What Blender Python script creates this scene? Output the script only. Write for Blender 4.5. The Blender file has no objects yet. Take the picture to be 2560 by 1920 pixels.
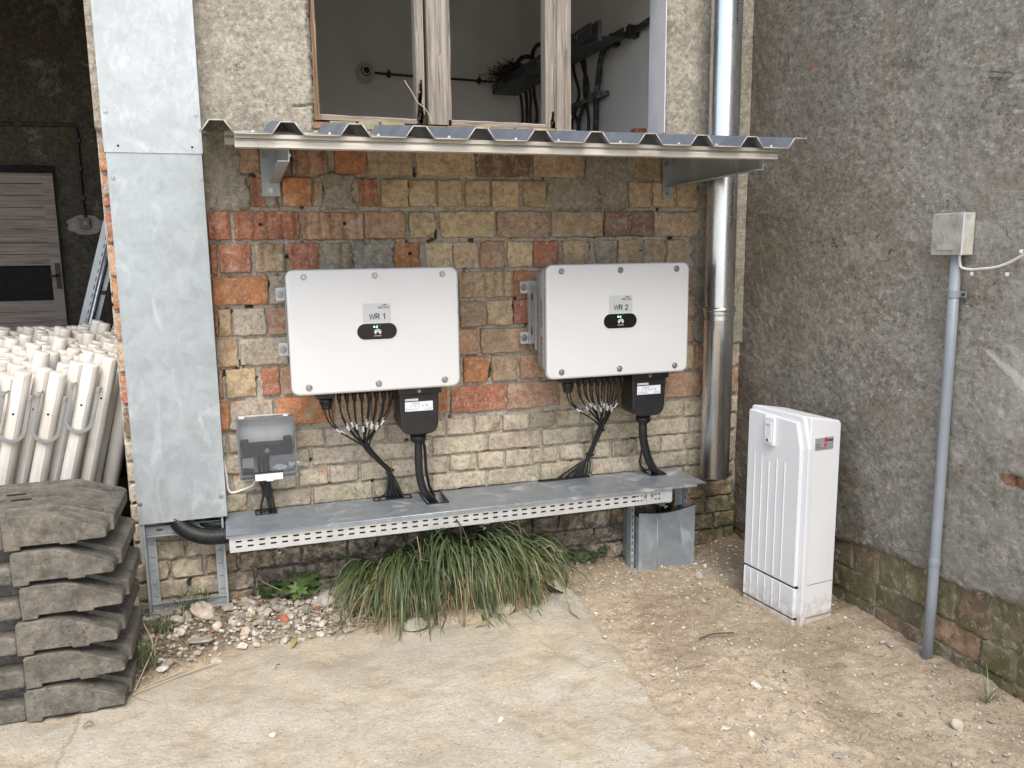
import bpy, bmesh, math, random
import numpy as np
from mathutils import Vector, Matrix, noise as mnoise
from mathutils.geometry import tessellate_polygon
random.seed(7); rng = np.random.default_rng(7)
S = bpy.context.scene; COL = S.collection
R = math.radians
# ---------------------------------------------------------------- camera
cam = bpy.data.cameras.new('camera'); co = bpy.data.objects.new('camera', cam); COL.objects.link(co)
cam.sensor_width = 36; cam.lens = 29.36; cam.clip_start = .05; cam.clip_end = 500
_yaw, _pit, _rol = 0.31205658, 0.16541204, -0.01199952
_f = Vector((math.sin(_yaw)*math.cos(_pit), math.cos(_yaw)*math.cos(_pit), -math.sin(_pit)))
_r = Vector((math.cos(_yaw), -math.sin(_yaw), 0)); _u = _r.cross(_f)
_r2 = math.cos(_rol)*_r + math.sin(_rol)*_u; _u2 = -math.sin(_rol)*_r + math.cos(_rol)*_u
co.matrix_world = Matrix(((_r2.x,_u2.x,-_f.x,0),(_r2.y,_u2.y,-_f.y,-3.5),(_r2.z,_u2.z,-_f.z,1.5),(0,0,0,1)))
S.camera = co
# ---------------------------------------------------------------- sky, sun, exposure
W = bpy.data.worlds.new('World'); S.world = W; W.use_nodes = True
wn = W.node_tree.nodes; wl = W.node_tree.links; wn.clear()
sky = wn.new('ShaderNodeTexSky'); sky.sky_type = 'NISHITA'; sky.sun_disc = False
sky.sun_elevation = R(53); sky.sun_rotation = R(172); sky.dust_density = 1.5; sky.air_density = 1.0; sky.ozone_density = 1.0
hs = wn.new('ShaderNodeHueSaturation'); hs.inputs['Saturation'].default_value = .64
bg = wn.new('ShaderNodeBackground'); bg.inputs[1].default_value = .15
wo = wn.new('ShaderNodeOutputWorld')
wl.new(sky.outputs[0], hs.inputs['Color']); wl.new(hs.outputs[0], bg.inputs[0]); wl.new(bg.outputs[0], wo.inputs[0])
sd = bpy.data.lights.new('sun', 'SUN'); sd.energy = 1.5; sd.angle = R(34); sd.color = (1, .925, .81)
so = bpy.data.objects.new('sun', sd); COL.objects.link(so)
so.rotation_euler = Vector((.12, .59, -.80)).to_track_quat('-Z', 'Y').to_euler()
S.view_settings.view_transform = 'Standard'; S.view_settings.look = 'None'
S.view_settings.exposure = 1.20; S.view_settings.gamma = 1
S.cycles.use_denoising = True; S.cycles.denoising_prefilter = 'NONE'
S.cycles.max_bounces = 8
# ---------------------------------------------------------------- helpers
WOFF = {}
def tag(o, label=None, cat=None, group=None, kind=None):
    if label: o['label'] = label
    if cat: o['category'] = cat
    if group: o['group'] = group
    if kind: o['kind'] = kind
    return o
def thing(name, label, cat, loc=(0,0,0), rz=0, group=None):
    o = bpy.data.objects.new(name, None); COL.objects.link(o); o.empty_display_size = .05
    o.location = loc; o.rotation_euler = (0,0,rz); WOFF[o] = Vector(loc)
    return tag(o, label, cat, group)
class MB:
    def __init__(s): s.v=[]; s.f=[]; s.c=[]; s.sm=[]
    def add(s, V, F, smooth=False, col=None):
        n=len(s.v); s.v.extend([tuple(p) for p in V]); s.f.extend([tuple(i+n for i in f) for f in F])
        s.sm.extend([smooth]*len(F)); s.c.extend([col or (1,1,1)]*len(V)); return s
    def box(s, a, b, col=None, M=None):
        (x0,y0,z0),(x1,y1,z1)=a,b
        V=[Vector(p) for p in ((x0,y0,z0),(x1,y0,z0),(x1,y1,z0),(x0,y1,z0),(x0,y0,z1),(x1,y0,z1),(x1,y1,z1),(x0,y1,z1))]
        if M: V=[M@p for p in V]
        return s.add(V,[(3,2,1,0),(4,5,6,7),(0,1,5,4),(1,2,6,5),(2,3,7,6),(3,0,4,7)],col=col)
    def prism(s, poly, ax, a, b, smooth=False, col=None):
        # poly in the two remaining axes (order x,y,z without ax), extruded from a to b along ax
        n=len(poly)
        def P(p,t):
            q=list(p); q.insert(ax,t); return Vector(q)
        V=[P(p,a) for p in poly]+[P(p,b) for p in poly]
        F=[tuple(range(n)), tuple(range(2*n-1,n-1,-1))]
        s.add(V,F,False,col); m=len(s.v)-2*n
        for i in range(n):
            j=(i+1)%n; s.f.append((m+j,m+i,m+n+i,m+n+j)); s.sm.append(smooth)
        return s
    def tube(s, pts, r, seg=10, col=None, cap=True):
        pts=[Vector(p) for p in pts]; n=len(pts)
        rs=r if isinstance(r,(list,tuple)) else [r]*n
        V=[];F=[]; t0=None; up=None
        for i,p in enumerate(pts):
            t=(pts[min(i+1,n-1)]-pts[max(i-1,0)]).normalized()
            if up is None:
                up=Vector((0,0,1)) if abs(t.z)<.9 else Vector((0,1,0))
            a=(up-t*up.dot(t))
            if a.length<1e-6: a=t.orthogonal()
            a.normalize(); b=t.cross(a); up=a
            for k in range(seg):
                an=2*math.pi*k/seg
                V.append(p+(a*math.cos(an)+b*math.sin(an))*rs[i])
        for i in range(n-1):
            for k in range(seg):
                l=(k+1)%seg
                F.append((i*seg+k,i*seg+l,(i+1)*seg+l,(i+1)*seg+k))
        s.add(V,F,True,col); m=len(s.v)-len(V)
        if cap:
            s.f.append(tuple(m+k for k in range(seg-1,-1,-1))); s.sm.append(False)
            s.f.append(tuple(m+(n-1)*seg+k for k in range(seg))); s.sm.append(False)
        return s
    def cyl(s, p0, p1, r, seg=16, r2=None, col=None):
        return s.tube([p0,p1],[r,r if r2 is None else r2],seg,col)
    def plate(s, outer, holes, ax, a, b, col=None):
        # flat plate with through holes: polygons in the two axes other than ax, thickness a..b
        def P(p,t):
            q=list(p); q.insert(ax,t); return Vector(q)
        loops=[outer]+holes
        tri=tessellate_polygon([[Vector((p[0],p[1],0)) for p in l] for l in loops])
        flat=[p for l in loops for p in l]; n=len(flat)
        V=[P(p,a) for p in flat]+[P(p,b) for p in flat]
        F=[tuple(t) for t in tri]+[tuple(i+n for i in reversed(t)) for t in tri]
        k=0
        for l in loops:
            m=len(l)
            for i in range(m):
                j=(i+1)%m; F.append((k+i,k+j,n+k+j,n+k+i))
            k+=m
        return s.add(V,F,False,col)
    def build(s, name, mat, parent=None, bevel=0, local=False, seg=2, cols=False, smooth_all=False, keep=False):
        me=bpy.data.meshes.new(name)
        V=np.array(s.v,dtype=float)
        o=bpy.data.objects.new(name,me); COL.objects.link(o)
        if parent is not None:
            off=WOFF.get(parent,Vector((0,0,0)))
            o.parent=parent; WOFF[o]=off
            if not local: V=V-np.array(off)
        elif not local and not keep:
            mn=V.min(0); mx=V.max(0); L=((mn[0]+mx[0])/2,(mn[1]+mx[1])/2,mn[2]); V=V-np.array(L); o.location=L; WOFF[o]=Vector(L)
        me.from_pydata(V.tolist(),[],s.f)
        me.polygons.foreach_set('use_smooth',[True]*len(s.f) if smooth_all else s.sm)
        if cols:
            at=me.color_attributes.new('Col','FLOAT_COLOR','POINT')
            at.data.foreach_set('color',np.c_[np.array(s.c,dtype=float),np.ones(len(s.c))].ravel())
        bm=bmesh.new(); bm.from_mesh(me); bmesh.ops.recalc_face_normals(bm,faces=bm.faces); bm.to_mesh(me); bm.free()
        me.materials.append(mat)
        if bevel:
            b=o.modifiers.new('bevel','BEVEL'); b.width=bevel; b.segments=seg; b.limit_method='ANGLE'; b.angle_limit=R(40)
        return o
def grid_mesh(name, P, mat, parent=None, cols=None, keepmask=None, world=True):
    """P: (n,m,3) array -> one quad sheet"""
    n,m,_=P.shape
    idx=np.arange(n*m).reshape(n,m)
    q=np.stack([idx[:-1,:-1],idx[1:,:-1],idx[1:,1:],idx[:-1,1:]],-1).reshape(-1,4)
    if keepmask is not None:
        k=(keepmask[:-1,:-1]|keepmask[1:,:-1]|keepmask[1:,1:]|keepmask[:-1,1:]).ravel(); q=q[k]
    V=P.reshape(-1,3)
    me=bpy.data.meshes.new(name); o=bpy.data.objects.new(name,me); COL.objects.link(o)
    if parent is not None:
        o.parent=parent; WOFF[o]=WOFF[parent]; V=V-np.array(WOFF[parent])
    me.from_pydata(V.tolist(),[],q.tolist())
    me.polygons.foreach_set('use_smooth',[True]*len(q))
    if cols is not None:
        at=me.color_attributes.new('Col','FLOAT_COLOR','POINT')
        at.data.foreach_set('color',np.concatenate([cols.reshape(-1,3),np.ones((n*m,1))],1).ravel())
    me.materials.append(mat); return o
_T=rng.random((256,256))
def vn(x,y,s=0):
    x=np.asarray(x,float)+s*17.3+1000; y=np.asarray(y,float)+s*9.7+1000
    xi=np.floor(x).astype(int); yi=np.floor(y).astype(int); fx=x-xi; fy=y-yi
    fx=fx*fx*(3-2*fx); fy=fy*fy*(3-2*fy)
    a=_T[xi%256,yi%256]; b=_T[(xi+1)%256,yi%256]; c=_T[xi%256,(yi+1)%256]; d=_T[(xi+1)%256,(yi+1)%256]
    return (a*(1-fx)+b*fx)*(1-fy)+(c*(1-fx)+d*fx)*fy
def fbm(x,y,s=0,o=4):
    r=0; a=.5
    for i in range(o): r=r+a*vn(x*2**i,y*2**i,s+i*3); a*=.5
    return r/(1-.5**o)
def bez(pts, n=24):
    """Catmull-Rom through the points"""
    P=[Vector(p) for p in pts]; P=[P[0]*2-P[1]]+P+[P[-1]*2-P[-2]]; out=[]
    k=len(P)-3
    for i in range(k):
        a,b,c,d=P[i:i+4]; m=max(2,n//k)
        for j in range(m):
            t=j/m; out.append(.5*((2*b)+(c-a)*t+(2*a-5*b+4*c-d)*t*t+(3*b-a-3*c+d)*t**3))
    out.append(P[-2]); return out
def rrect(x0,x1,y0,y1,r,n=6):
    o=[]
    for cx,cy,a in ((x1-r,y1-r,0),(x0+r,y1-r,90),(x0+r,y0+r,180),(x1-r,y0+r,270)):
        for i in range(n+1):
            t=R(a+90*i/n); o.append((cx+r*math.cos(t),cy+r*math.sin(t)))
    return o
def text_mesh(name, s, size, mat, parent, M, align='CENTER', ext=.0006, off=0):
    cu=bpy.data.curves.new(name,'FONT'); cu.body=s; cu.size=size; cu.align_x=align; cu.align_y='CENTER'; cu.extrude=ext; cu.offset=off
    cu.resolution_u=3
    t=bpy.data.objects.new(name,cu); COL.objects.link(t)
    dg=bpy.context.evaluated_depsgraph_get(); me=bpy.data.meshes.new_from_object(t.evaluated_get(dg))
    bpy.data.objects.remove(t); bpy.data.curves.remove(cu)
    me.transform(M); me.materials.clear(); me.materials.append(mat); me.name=name
    o=bpy.data.objects.new(name,me); COL.objects.link(o); o.parent=parent; WOFF[o]=WOFF.get(parent,Vector((0,0,0)))
    return o
GLYPH={'W':(.95,[[(0,1),(.22,0),(.475,.98),(.73,0),(.95,1)]]),'R':(.66,[[(0,0),(0,1),(.36,1),(.50,.96),(.59,.86),(.61,.74),(.58,.62),(.49,.53),(.36,.49),(0,.49)],[(.34,.49),(.64,0)]]),
'1':(.45,[[(.06,.74),(.20,.83),(.30,1),(.30,0)]]),'2':(.6,[[(.02,.72),(.06,.87),(.16,.97),(.30,1),(.44,.97),(.54,.87),(.56,.74),(.51,.60),(.36,.42),(.14,.22),(.02,.02),(.58,.02)]]),' ':(.22,[])}
def strokes(name,txt,h,th,mat,par,cx,y,z0):
    w=sum(GLYPH[c][0]+.24 for c in txt)-.24; x=cx-w*h/2; m=MB(); k=0
    for c in txt:
        for pl in GLYPH[c][1]:
            P=[Vector((x+a*h,z0+b*h)) for a,b in pl]; L=[];Rr=[]
            for i,p in enumerate(P):
                d0=(p-P[i-1]).normalized() if i else None; d1=(P[i+1]-p).normalized() if i<len(P)-1 else None
                d=((d0 or d1)+(d1 or d0)).normalized(); n=Vector((-d.y,d.x)); cs=max(.45,abs(d.dot(d1 or d0))); L.append(p+n*th/2/cs); Rr.append(p-n*th/2/cs)
            k+=1; yy=y-.00002*k
            for i in range(len(P)-1): m.add([(q.x,yy,q.y) for q in (L[i],L[i+1],Rr[i+1],Rr[i])],[(0,1,2,3)])
        x+=(GLYPH[c][0]+.24)*h
    return m.build(name,mat,par,local=True)
FRONT=Matrix(((1,0,0,0),(0,0,-1,0),(0,1,0,0),(0,0,0,1)))   # xy plane text -> faces -y
# ---------------------------------------------------------------- materials
class NT:
    def __init__(s,name):
        s.m=bpy.data.materials.new(name); s.m.use_nodes=True; s.t=s.m.node_tree; s.t.nodes.clear()
        s.out=s.n('ShaderNodeOutputMaterial'); s.b=s.n('ShaderNodeBsdfPrincipled'); s.l(s.b.outputs[0],s.out.inputs[0])
        s.pos=s.n('ShaderNodeNewGeometry').outputs['Position']
    def n(s,t,**k):
        x=s.t.nodes.new(t)
        for a,b in k.items(): setattr(x,a,b)
        return x
    def l(s,a,b): s.t.links.new(a,b)
    def val(s,sock,v):
        if hasattr(v,'is_linked'): s.l(v,sock)
        elif isinstance(v,(tuple,list)) and len(v)==3 and sock.type=='RGBA': sock.default_value=(*v,1)
        else: sock.default_value=v
    def mapped(s,scale=(1,1,1),rot=(0,0,0)):
        m=s.n('ShaderNodeMapping'); m.inputs['Scale'].default_value=scale; m.inputs['Rotation'].default_value=rot; s.l(s.pos,m.inputs[0]); return m.outputs[0]
    def noise(s,scale,detail=4,rough=.55,dist=0,vec=None):
        x=s.n('ShaderNodeTexNoise'); x.inputs['Scale'].default_value=scale; x.inputs['Detail'].default_value=detail
        x.inputs['Roughness'].default_value=rough; x.inputs['Distortion'].default_value=dist
        s.l(vec if vec is not None else s.pos,x.inputs['Vector']); return x.outputs['Fac']
    def voro(s,scale,feature='F1',vec=None,out='Distance',rand=1):
        x=s.n('ShaderNodeTexVoronoi',feature=feature); x.inputs['Scale'].default_value=scale; x.inputs['Randomness'].default_value=rand
        s.l(vec if vec is not None else s.pos,x.inputs['Vector']); return x.outputs[out]
    def ramp(s,fac,a,b,lo=0.,hi=1.):
        x=s.n('ShaderNodeMapRange'); x.inputs[1].default_value=a; x.inputs[2].default_value=b; x.inputs[3].default_value=lo; x.inputs[4].default_value=hi
        s.l(fac,x.inputs[0]); return x.outputs[0]
    def mix(s,fac,a,b,mode='MIX'):
        x=s.n('ShaderNodeMix',data_type='RGBA',blend_type=mode)
        s.val(x.inputs[0],fac); s.val(x.inputs[6],a); s.val(x.inputs[7],b); return x.outputs[2]
    def math(s,op,a,b=0.):
        x=s.n('ShaderNodeMath',operation=op); s.val(x.inputs[0],a); s.val(x.inputs[1],b); return x.outputs[0]
    def xyz(s,i):
        x=s.n('ShaderNodeSeparateXYZ'); s.l(s.pos,x.inputs[0]); return x.outputs[i]
    def col(s):
        return s.n('ShaderNodeVertexColor',layer_name='Col').outputs[0]
    def base(s,c): s.val(s.b.inputs['Base Color'],c)
    def rough(s,v): s.val(s.b.inputs['Roughness'],v)
    def metal(s,v): s.val(s.b.inputs['Metallic'],v)
    def bump(s,h,strength=.5,dist=.01):
        x=s.n('ShaderNodeBump'); x.inputs['Strength'].default_value=strength; x.inputs['Distance'].default_value=dist
        s.l(h,x.inputs['Height'])
        if s.b.inputs['Normal'].is_linked: s.l(s.b.inputs['Normal'].links[0].from_socket,x.inputs['Normal'])
        s.l(x.outputs[0],s.b.inputs['Normal'])
def simple(name,c,rough=.5,metal=0,var=.12,scale=15,bump=0,bscale=200,dirt=None,dirt_amt=.3):
    t=NT(name); k=t.noise(scale,5)
    c0=tuple(x*(1-var) for x in c); c1=tuple(min(1,x*(1+var)) for x in c)
    o=t.mix(t.ramp(k,.3,.7),c0,c1)
    if dirt: o=t.mix(t.ramp(t.noise(scale*.6,6,.7),.5,.75,0,dirt_amt),o,dirt)
    t.base(o); t.rough(t.ramp(t.noise(scale*2,3),.3,.7,max(.05,rough-.08),min(1,rough+.08))); t.metal(metal)
    if bump: t.bump(t.noise(bscale,4),bump,.002)
    return t.m
def m_galv(name,c=(.55,.575,.59),stain=.5,rough=.42,metal=.85,streak=(9,9,2.2),dkamt=.35,vein=1.):
    t=NT(name)
    w=t.noise(14,3,dist=.6)
    sp=t.voro(55,out='Color'); bw=t.n('ShaderNodeRGBToBW'); t.l(sp,bw.inputs[0])
    k=t.math('ADD',t.math('MULTIPLY',bw.outputs[0],.14),t.math('MULTIPLY',w,.86))
    o=t.mix(t.ramp(k,.33,.64),tuple(x*.90 for x in c),tuple(min(1,x*1.10) for x in c))
    st=t.noise(1,6,.62,dist=1.2,vec=t.mapped(streak))
    o=t.mix(t.ramp(st,.55,.68,0,stain),o,(.60,.635,.66))
    lv=t.noise(1,4,.55,dist=1.5,vec=t.mapped(tuple(.8*x for x in streak))); ln=t.math('ABSOLUTE',t.math('SUBTRACT',lv,.53)); o=t.mix(t.ramp(ln,.002,.024,stain*.5*vein,0),o,(.66,.70,.73)); o=t.mix(t.ramp(lv,.53,.56,0,stain*.35),o,tuple(.80*x for x in c))
    dk=t.noise(1,5,.6,dist=.8,vec=t.mapped((13,13,7)))
    o=t.mix(t.ramp(dk,.6,.75,0,dkamt),o,tuple(x*.72 for x in c))
    t.base(o); t.metal(t.ramp(st,.55,.7,metal,metal*.55)); t.rough(t.ramp(k,.3,.7,rough-.07,rough+.1))
    t.bump(t.noise(6,2),.06,.02)
    return t.m
def m_brick():
    t=NT('brick'); c=t.col()
    n1=t.noise(34,8,.76); n2=t.noise(11,7,.72,dist=.5); n3=t.noise(75,4,.8)
    o=t.mix(t.ramp(n1,.36,.56),t.mix(.5,c,(.11,.075,.05)),c)
    o=t.mix(t.ramp(t.noise(21,8,.74,dist=.6),.53,.59,0,.5),o,t.mix(.55,c,(.62,.50,.37)))
    o=t.mix(t.ramp(n2,.57,.62,0,.5),o,(.45,.395,.315))          # mortar film left on the face
    o=t.mix(t.ramp(t.noise(17,8,.78,dist=.8),.60,.645,0,.62),o,(.66,.57,.45))
    o=t.mix(t.ramp(n3,.37,.45,.6,0),o,(.12,.09,.06)); o=t.mix(t.ramp(n3,.56,.64,0,.42),o,(.68,.60,.49))
    big=t.noise(2.6,5,.65); o=t.mix(t.ramp(big,.50,.66,0,.32),o,(.16,.125,.085))
    z=t.xyz(2); x=t.xyz(0)
    damp_shade=t.math('MULTIPLY',t.math('MULTIPLY',t.ramp(z,.58,.22),t.ramp(x,-.2,.05,.35,1)),t.ramp(t.noise(20,8,.78),.42,.56))  # damp and soot mottling, with shade under the tray painted into the colour
    o=t.mix(t.math('MULTIPLY',damp_shade,.85),o,(.05,.042,.032))
    mo=t.math('MULTIPLY',t.math('MULTIPLY',t.ramp(z,.5,.1),t.ramp(x,1.6,2.05)),t.ramp(t.noise(13,6,.7),.38,.55))
    o=t.mix(t.math('MULTIPLY',mo,.75),o,(.085,.10,.03))
    t.base(o); t.rough(.92); t.b.inputs['Specular IOR Level'].default_value=.2
    t.bump(n3,.6,.005); t.bump(n1,.45,.007); return t.m
def m_mortar():
    t=NT('mortar'); n1=t.noise(48,7,.78)
    o=t.mix(t.ramp(n1,.32,.66),(.31,.275,.225),(.60,.55,.465)); o=t.mix(t.ramp(t.noise(70,4,.8),.38,.46,.65,0),o,(.10,.08,.06))
    z=t.xyz(2); x=t.xyz(0)
    damp_shade=t.math('MULTIPLY',t.math('MULTIPLY',t.ramp(z,.58,.22),t.ramp(x,-.2,.05,.35,1)),t.ramp(t.noise(16,6,.74),.36,.56))  # same dirt and under-tray shade painted into the mortar colour
    o=t.mix(t.math('MULTIPLY',damp_shade,.85),o,(.055,.046,.034))
    t.base(o); t.rough(.95); t.bump(n1,.9,.009); return t.m
def m_plaster(name,lo,hi,speck,pit,mossz=None,scale=1.,pale=(.50,.46,.39)):
    t=NT(name)
    if mossz is not None: t.pos0=t.pos; t.pos=t.mapped((1,.72,1))
    o=t.mix(t.ramp(t.noise(34*scale,8,.78),.36,.64),lo,hi)
    o=t.mix(t.ramp(t.noise(4.5,8,.76,dist=.4),.50,.60,0,.42),o,tuple(.66*x for x in lo))
    o=t.mix(t.ramp(t.noise(5.6,9,.78,dist=.6),.55,.62,0,.5),o,pale)
    gr=t.noise(72*scale,4,.8)
    o=t.mix(t.ramp(gr,.37,.45,.6,0),o,pit); o=t.mix(t.ramp(gr,.56,.63,0,.55),o,speck)
    v=t.voro(30*scale); vcc=t.voro(30*scale,out='Color'); bwc=t.n('ShaderNodeRGBToBW'); t.l(vcc,bwc.inputs[0]); o=t.mix(t.math('MULTIPLY',t.ramp(v,.08,.22,.5,0),t.ramp(bwc.outputs[0],.50,.75)),o,pit)
    v2=t.voro(25*scale,vec=t.mapped((1.1,.8,1.1),(.4,.2,.7))); vc=t.voro(25*scale,vec=t.mapped((1.1,.8,1.1),(.4,.2,.7)),out='Color'); bw=t.n('ShaderNodeRGBToBW'); t.l(vc,bw.inputs[0])
    o=t.mix(t.math('MULTIPLY',t.ramp(v2,.04,.15,.65,0),t.ramp(bw.outputs[0],.62,.8)),o,tuple(min(1,x*1.2) for x in speck))
    cr=t.math('ABSOLUTE',t.math('SUBTRACT',t.noise(3.2,4,.6,dist=.8),.5)); o=t.mix(t.math('MULTIPLY',t.ramp(cr,.002,.006,.75,0),t.ramp(t.noise(2.2,3),.53,.58)),o,pit)
    if mossz is not None:
        t.pos=t.pos0; z=t.xyz(2); t.pos=t.mapped((1,.72,1))
        dk=t.math('MULTIPLY',t.ramp(z,mossz+.75,mossz),t.ramp(t.noise(7,7,.72),.36,.58)); o=t.mix(t.math('MULTIPLY',dk,.72),o,(.065,.06,.042))
        li=t.math('MULTIPLY',t.ramp(z,mossz+.55,mossz),t.ramp(t.noise(42,5,.75),.58,.66)); o=t.mix(t.math('MULTIPLY',li,.8),o,(.52,.51,.45))
        br=t.math('MULTIPLY',t.ramp(z,2.6,1.7),t.ramp(t.noise(5,6,.65),.52,.63)); o=t.mix(t.math('MULTIPLY',br,.35),o,(.17,.115,.07))
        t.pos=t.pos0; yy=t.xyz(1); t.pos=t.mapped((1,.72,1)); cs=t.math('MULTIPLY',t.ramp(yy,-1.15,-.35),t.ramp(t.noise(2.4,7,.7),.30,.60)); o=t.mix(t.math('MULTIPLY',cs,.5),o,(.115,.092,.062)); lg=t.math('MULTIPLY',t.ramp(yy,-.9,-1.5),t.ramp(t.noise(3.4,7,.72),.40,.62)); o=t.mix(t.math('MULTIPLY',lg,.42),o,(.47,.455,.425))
        sp=t.n('ShaderNodeSeparateColor'); t.l(t.col(),sp.inputs[0]); o=t.mix(sp.outputs[0],o,(.60,.57,.52)); o=t.mix(sp.outputs[1],o,(.33,.13,.08))
    t.base(o); t.rough(.95); t.b.inputs['Specular IOR Level'].default_value=.15
    t.bump(t.noise(72*scale,5,.78),.9,.006); t.bump(v,.4,.005); t.bump(t.noise(12,4),.35,.02); return t.m
def m_ground():
    t=NT('ground'); c=t.col(); sep=t.n('ShaderNodeSeparateColor'); t.l(c,sep.inputs[0]); con,rub,wet=sep.outputs
    d=t.mix(t.ramp(t.noise(16,8,.74),.34,.66),(.325,.255,.172),(.515,.42,.31))
    d=t.mix(t.ramp(t.noise(2.1,5,.6),.44,.62,0,.45),d,(.57,.485,.37))
    dry=t.math('MULTIPLY',t.ramp(t.xyz(1),-.75,-1.5),t.ramp(t.noise(3.5,6,.7),.32,.58)); d=t.mix(t.math('MULTIPLY',dry,.6),d,(.585,.49,.37))
    d=t.mix(t.ramp(t.noise(58,5,.8),.38,.47,.55,0),d,(.17,.125,.08))
    v=t.voro(75); vc=t.voro(75,out='Color'); bw=t.n('ShaderNodeRGBToBW'); t.l(vc,bw.inputs[0])
    d=t.mix(t.math('MULTIPLY',t.ramp(v,.20,.30,1,0),t.ramp(bw.outputs[0],.62,.72)),d,(.70,.63,.53))
    k=t.mix(t.ramp(t.noise(6,8,.76,dist=.3),.35,.65),(.425,.37,.288),(.575,.52,.425))
    wx=t.ramp(t.xyz(0),.3,1.1,.35,1); k=t.mix(t.math('MULTIPLY',wx,t.ramp(t.noise(2.6,10,.78,dist=.7),.49,.56,0,.62)),k,(.63,.595,.525))
    k=t.mix(t.ramp(t.noise(1.4,5,.6),.50,.62,0,.6),k,(.57,.47,.31))
    k=t.mix(t.ramp(t.noise(3.1,6,.7,dist=.4),.58,.68,0,.55),k,(.36,.325,.275))
    k=t.mix(t.ramp(t.noise(62,5,.8),.38,.46,.42,0),k,(.27,.215,.15)); k=t.mix(t.ramp(t.noise(80,4,.8),.56,.63,0,.5),k,(.76,.71,.62))
    x=t.xyz(0); y=t.xyz(1); ck=t.math('ABSOLUTE',t.math('ADD',t.math('ADD',x,.49),t.math('ADD',t.math('MULTIPLY',t.noise(7,5,.7),.09),t.math('MULTIPLY',y,-.06)))); k=t.mix(t.math('MULTIPLY',t.ramp(ck,.002,.010,.6,0),t.ramp(y,-.62,-.68)),k,(.25,.2,.14)); cr=t.voro(14,'DISTANCE_TO_EDGE'); k=t.mix(t.math('MULTIPLY',t.ramp(cr,.004,.03,.4,0),t.ramp(t.noise(2.6,4),.53,.62)),k,(.30,.24,.17))
    gy=t.math('MULTIPLY',t.ramp(t.xyz(1),-1.0,-.50),t.ramp(t.noise(4,7,.7),.32,.58)); k=t.mix(t.math('MULTIPLY',gy,.62),k,(.36,.325,.27))
    o=t.mix(con,d,k)
    sc=t.mix(t.ramp(t.noise(55,5,.7),.35,.65),(.085,.065,.045),(.27,.215,.155))
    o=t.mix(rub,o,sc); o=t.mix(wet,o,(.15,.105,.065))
    t.base(o); t.rough(.95); t.b.inputs['Specular IOR Level'].default_value=.15
    t.bump(t.noise(75,5,.78),.8,.009); t.bump(t.noise(24,6,.72),.55,.016); t.bump(t.ramp(v,.15,.35,1,0),.35,.004); return t.m
def m_wood(name,lo=(.15,.127,.104),hi=(.345,.305,.26),rot=(1,1,.035)):
    t=NT(name); v=t.mapped(tuple(95*x for x in rot))
    k=t.noise(1,5,.65,dist=.8,vec=v); o=t.mix(t.ramp(k,.36,.60),lo,hi)
    g=t.noise(1,3,.6,dist=1.5,vec=t.mapped(tuple(40*x for x in rot))); o=t.mix(t.ramp(g,.58,.66,0,.65),o,tuple(.35*x for x in lo))
    o=t.mix(t.ramp(t.noise(4,4),.5,.7,0,.3),o,(.30,.22,.15))
    t.base(o); t.rough(.85); t.bump(k,.7,.004); return t.m
def m_vcol(name,rough=.6,var=.25,scale=60,trans=0,bump=0):
    t=NT(name); c=t.col(); o=t.mix(t.ramp(t.noise(scale,4),.3,.7),t.mix(var,c,(0,0,0)),c); t.base(o); t.rough(rough)
    if bump: t.bump(t.noise(scale*4,4),bump,.003)
    return t.m
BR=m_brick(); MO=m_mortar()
PL=m_plaster('render_coat',(.25,.222,.175),(.43,.39,.32),(.60,.55,.46),(.13,.11,.085))
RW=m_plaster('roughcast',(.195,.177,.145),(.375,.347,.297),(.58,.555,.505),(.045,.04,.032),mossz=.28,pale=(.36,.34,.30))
GR=m_ground()
GALV=m_galv('galvanised',(.345,.375,.39),.30,.48,.35,(12,12,4.5),.45,.25); GALV2=m_galv('galvanised_bright',(.39,.415,.425),.45,.48,.25,(11,11,4),.4,.6); GALV3=m_galv('galvanised_dark',(.36,.39,.43),.4,.4,.85,(6,6,6))
def m_zinc():
    t=NT('zinc_pipe'); k=t.noise(1,4,.6,vec=t.mapped((30,30,6))); o=t.mix(t.ramp(k,.35,.65),(.64,.67,.71),(.74,.77,.80)); o=t.mix(t.ramp(t.noise(160,3),.66,.72,0,.5),o,(.3,.31,.32))
    t.base(o); t.metal(.97); t.rough(t.ramp(k,.35,.65,.22,.30)); return t.m
ZINC=m_zinc(); STEEL=simple('bolt_steel',(.40,.40,.40),.34,.9)
TRAYW=simple('tray_steel',(.56,.565,.56),.45,.45,.08,10,0,0,(.40,.39,.36),.3)
WHITE=simple('white_powder_coat',(.60,.60,.605),.38,0,.02,3,.08,400,(.50,.49,.47),.3)
HOUSE=simple('grey_cast_housing',(.50,.50,.52),.5,0,.04,10)
CAB=simple('light_grey_polyester',(.70,.71,.725),.5,0,.02,5,.05,300)
def m_cab():
    t=NT('light_grey_polyester'); o=t.mix(t.ramp(t.noise(4,4),.35,.65),(.655,.665,.685),(.685,.695,.71)); z=t.xyz(2)
    sp=t.math('MULTIPLY',t.ramp(z,.13,.015),t.ramp(t.noise(34,6,.75),.44,.58)); o=t.mix(t.math('MULTIPLY',sp,.8),o,(.40,.325,.235))
    o=t.mix(t.math('MULTIPLY',t.ramp(z,.05,.0),.55),o,(.42,.34,.25)); o=t.mix(t.ramp(t.noise(1,5,.65,vec=t.mapped((26,26,3))),.60,.72,0,.22),o,(.52,.52,.50))
    t.base(o); t.rough(.5); t.bump(t.noise(260,3),.05,.002); return t.m
CAB=m_cab()
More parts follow.
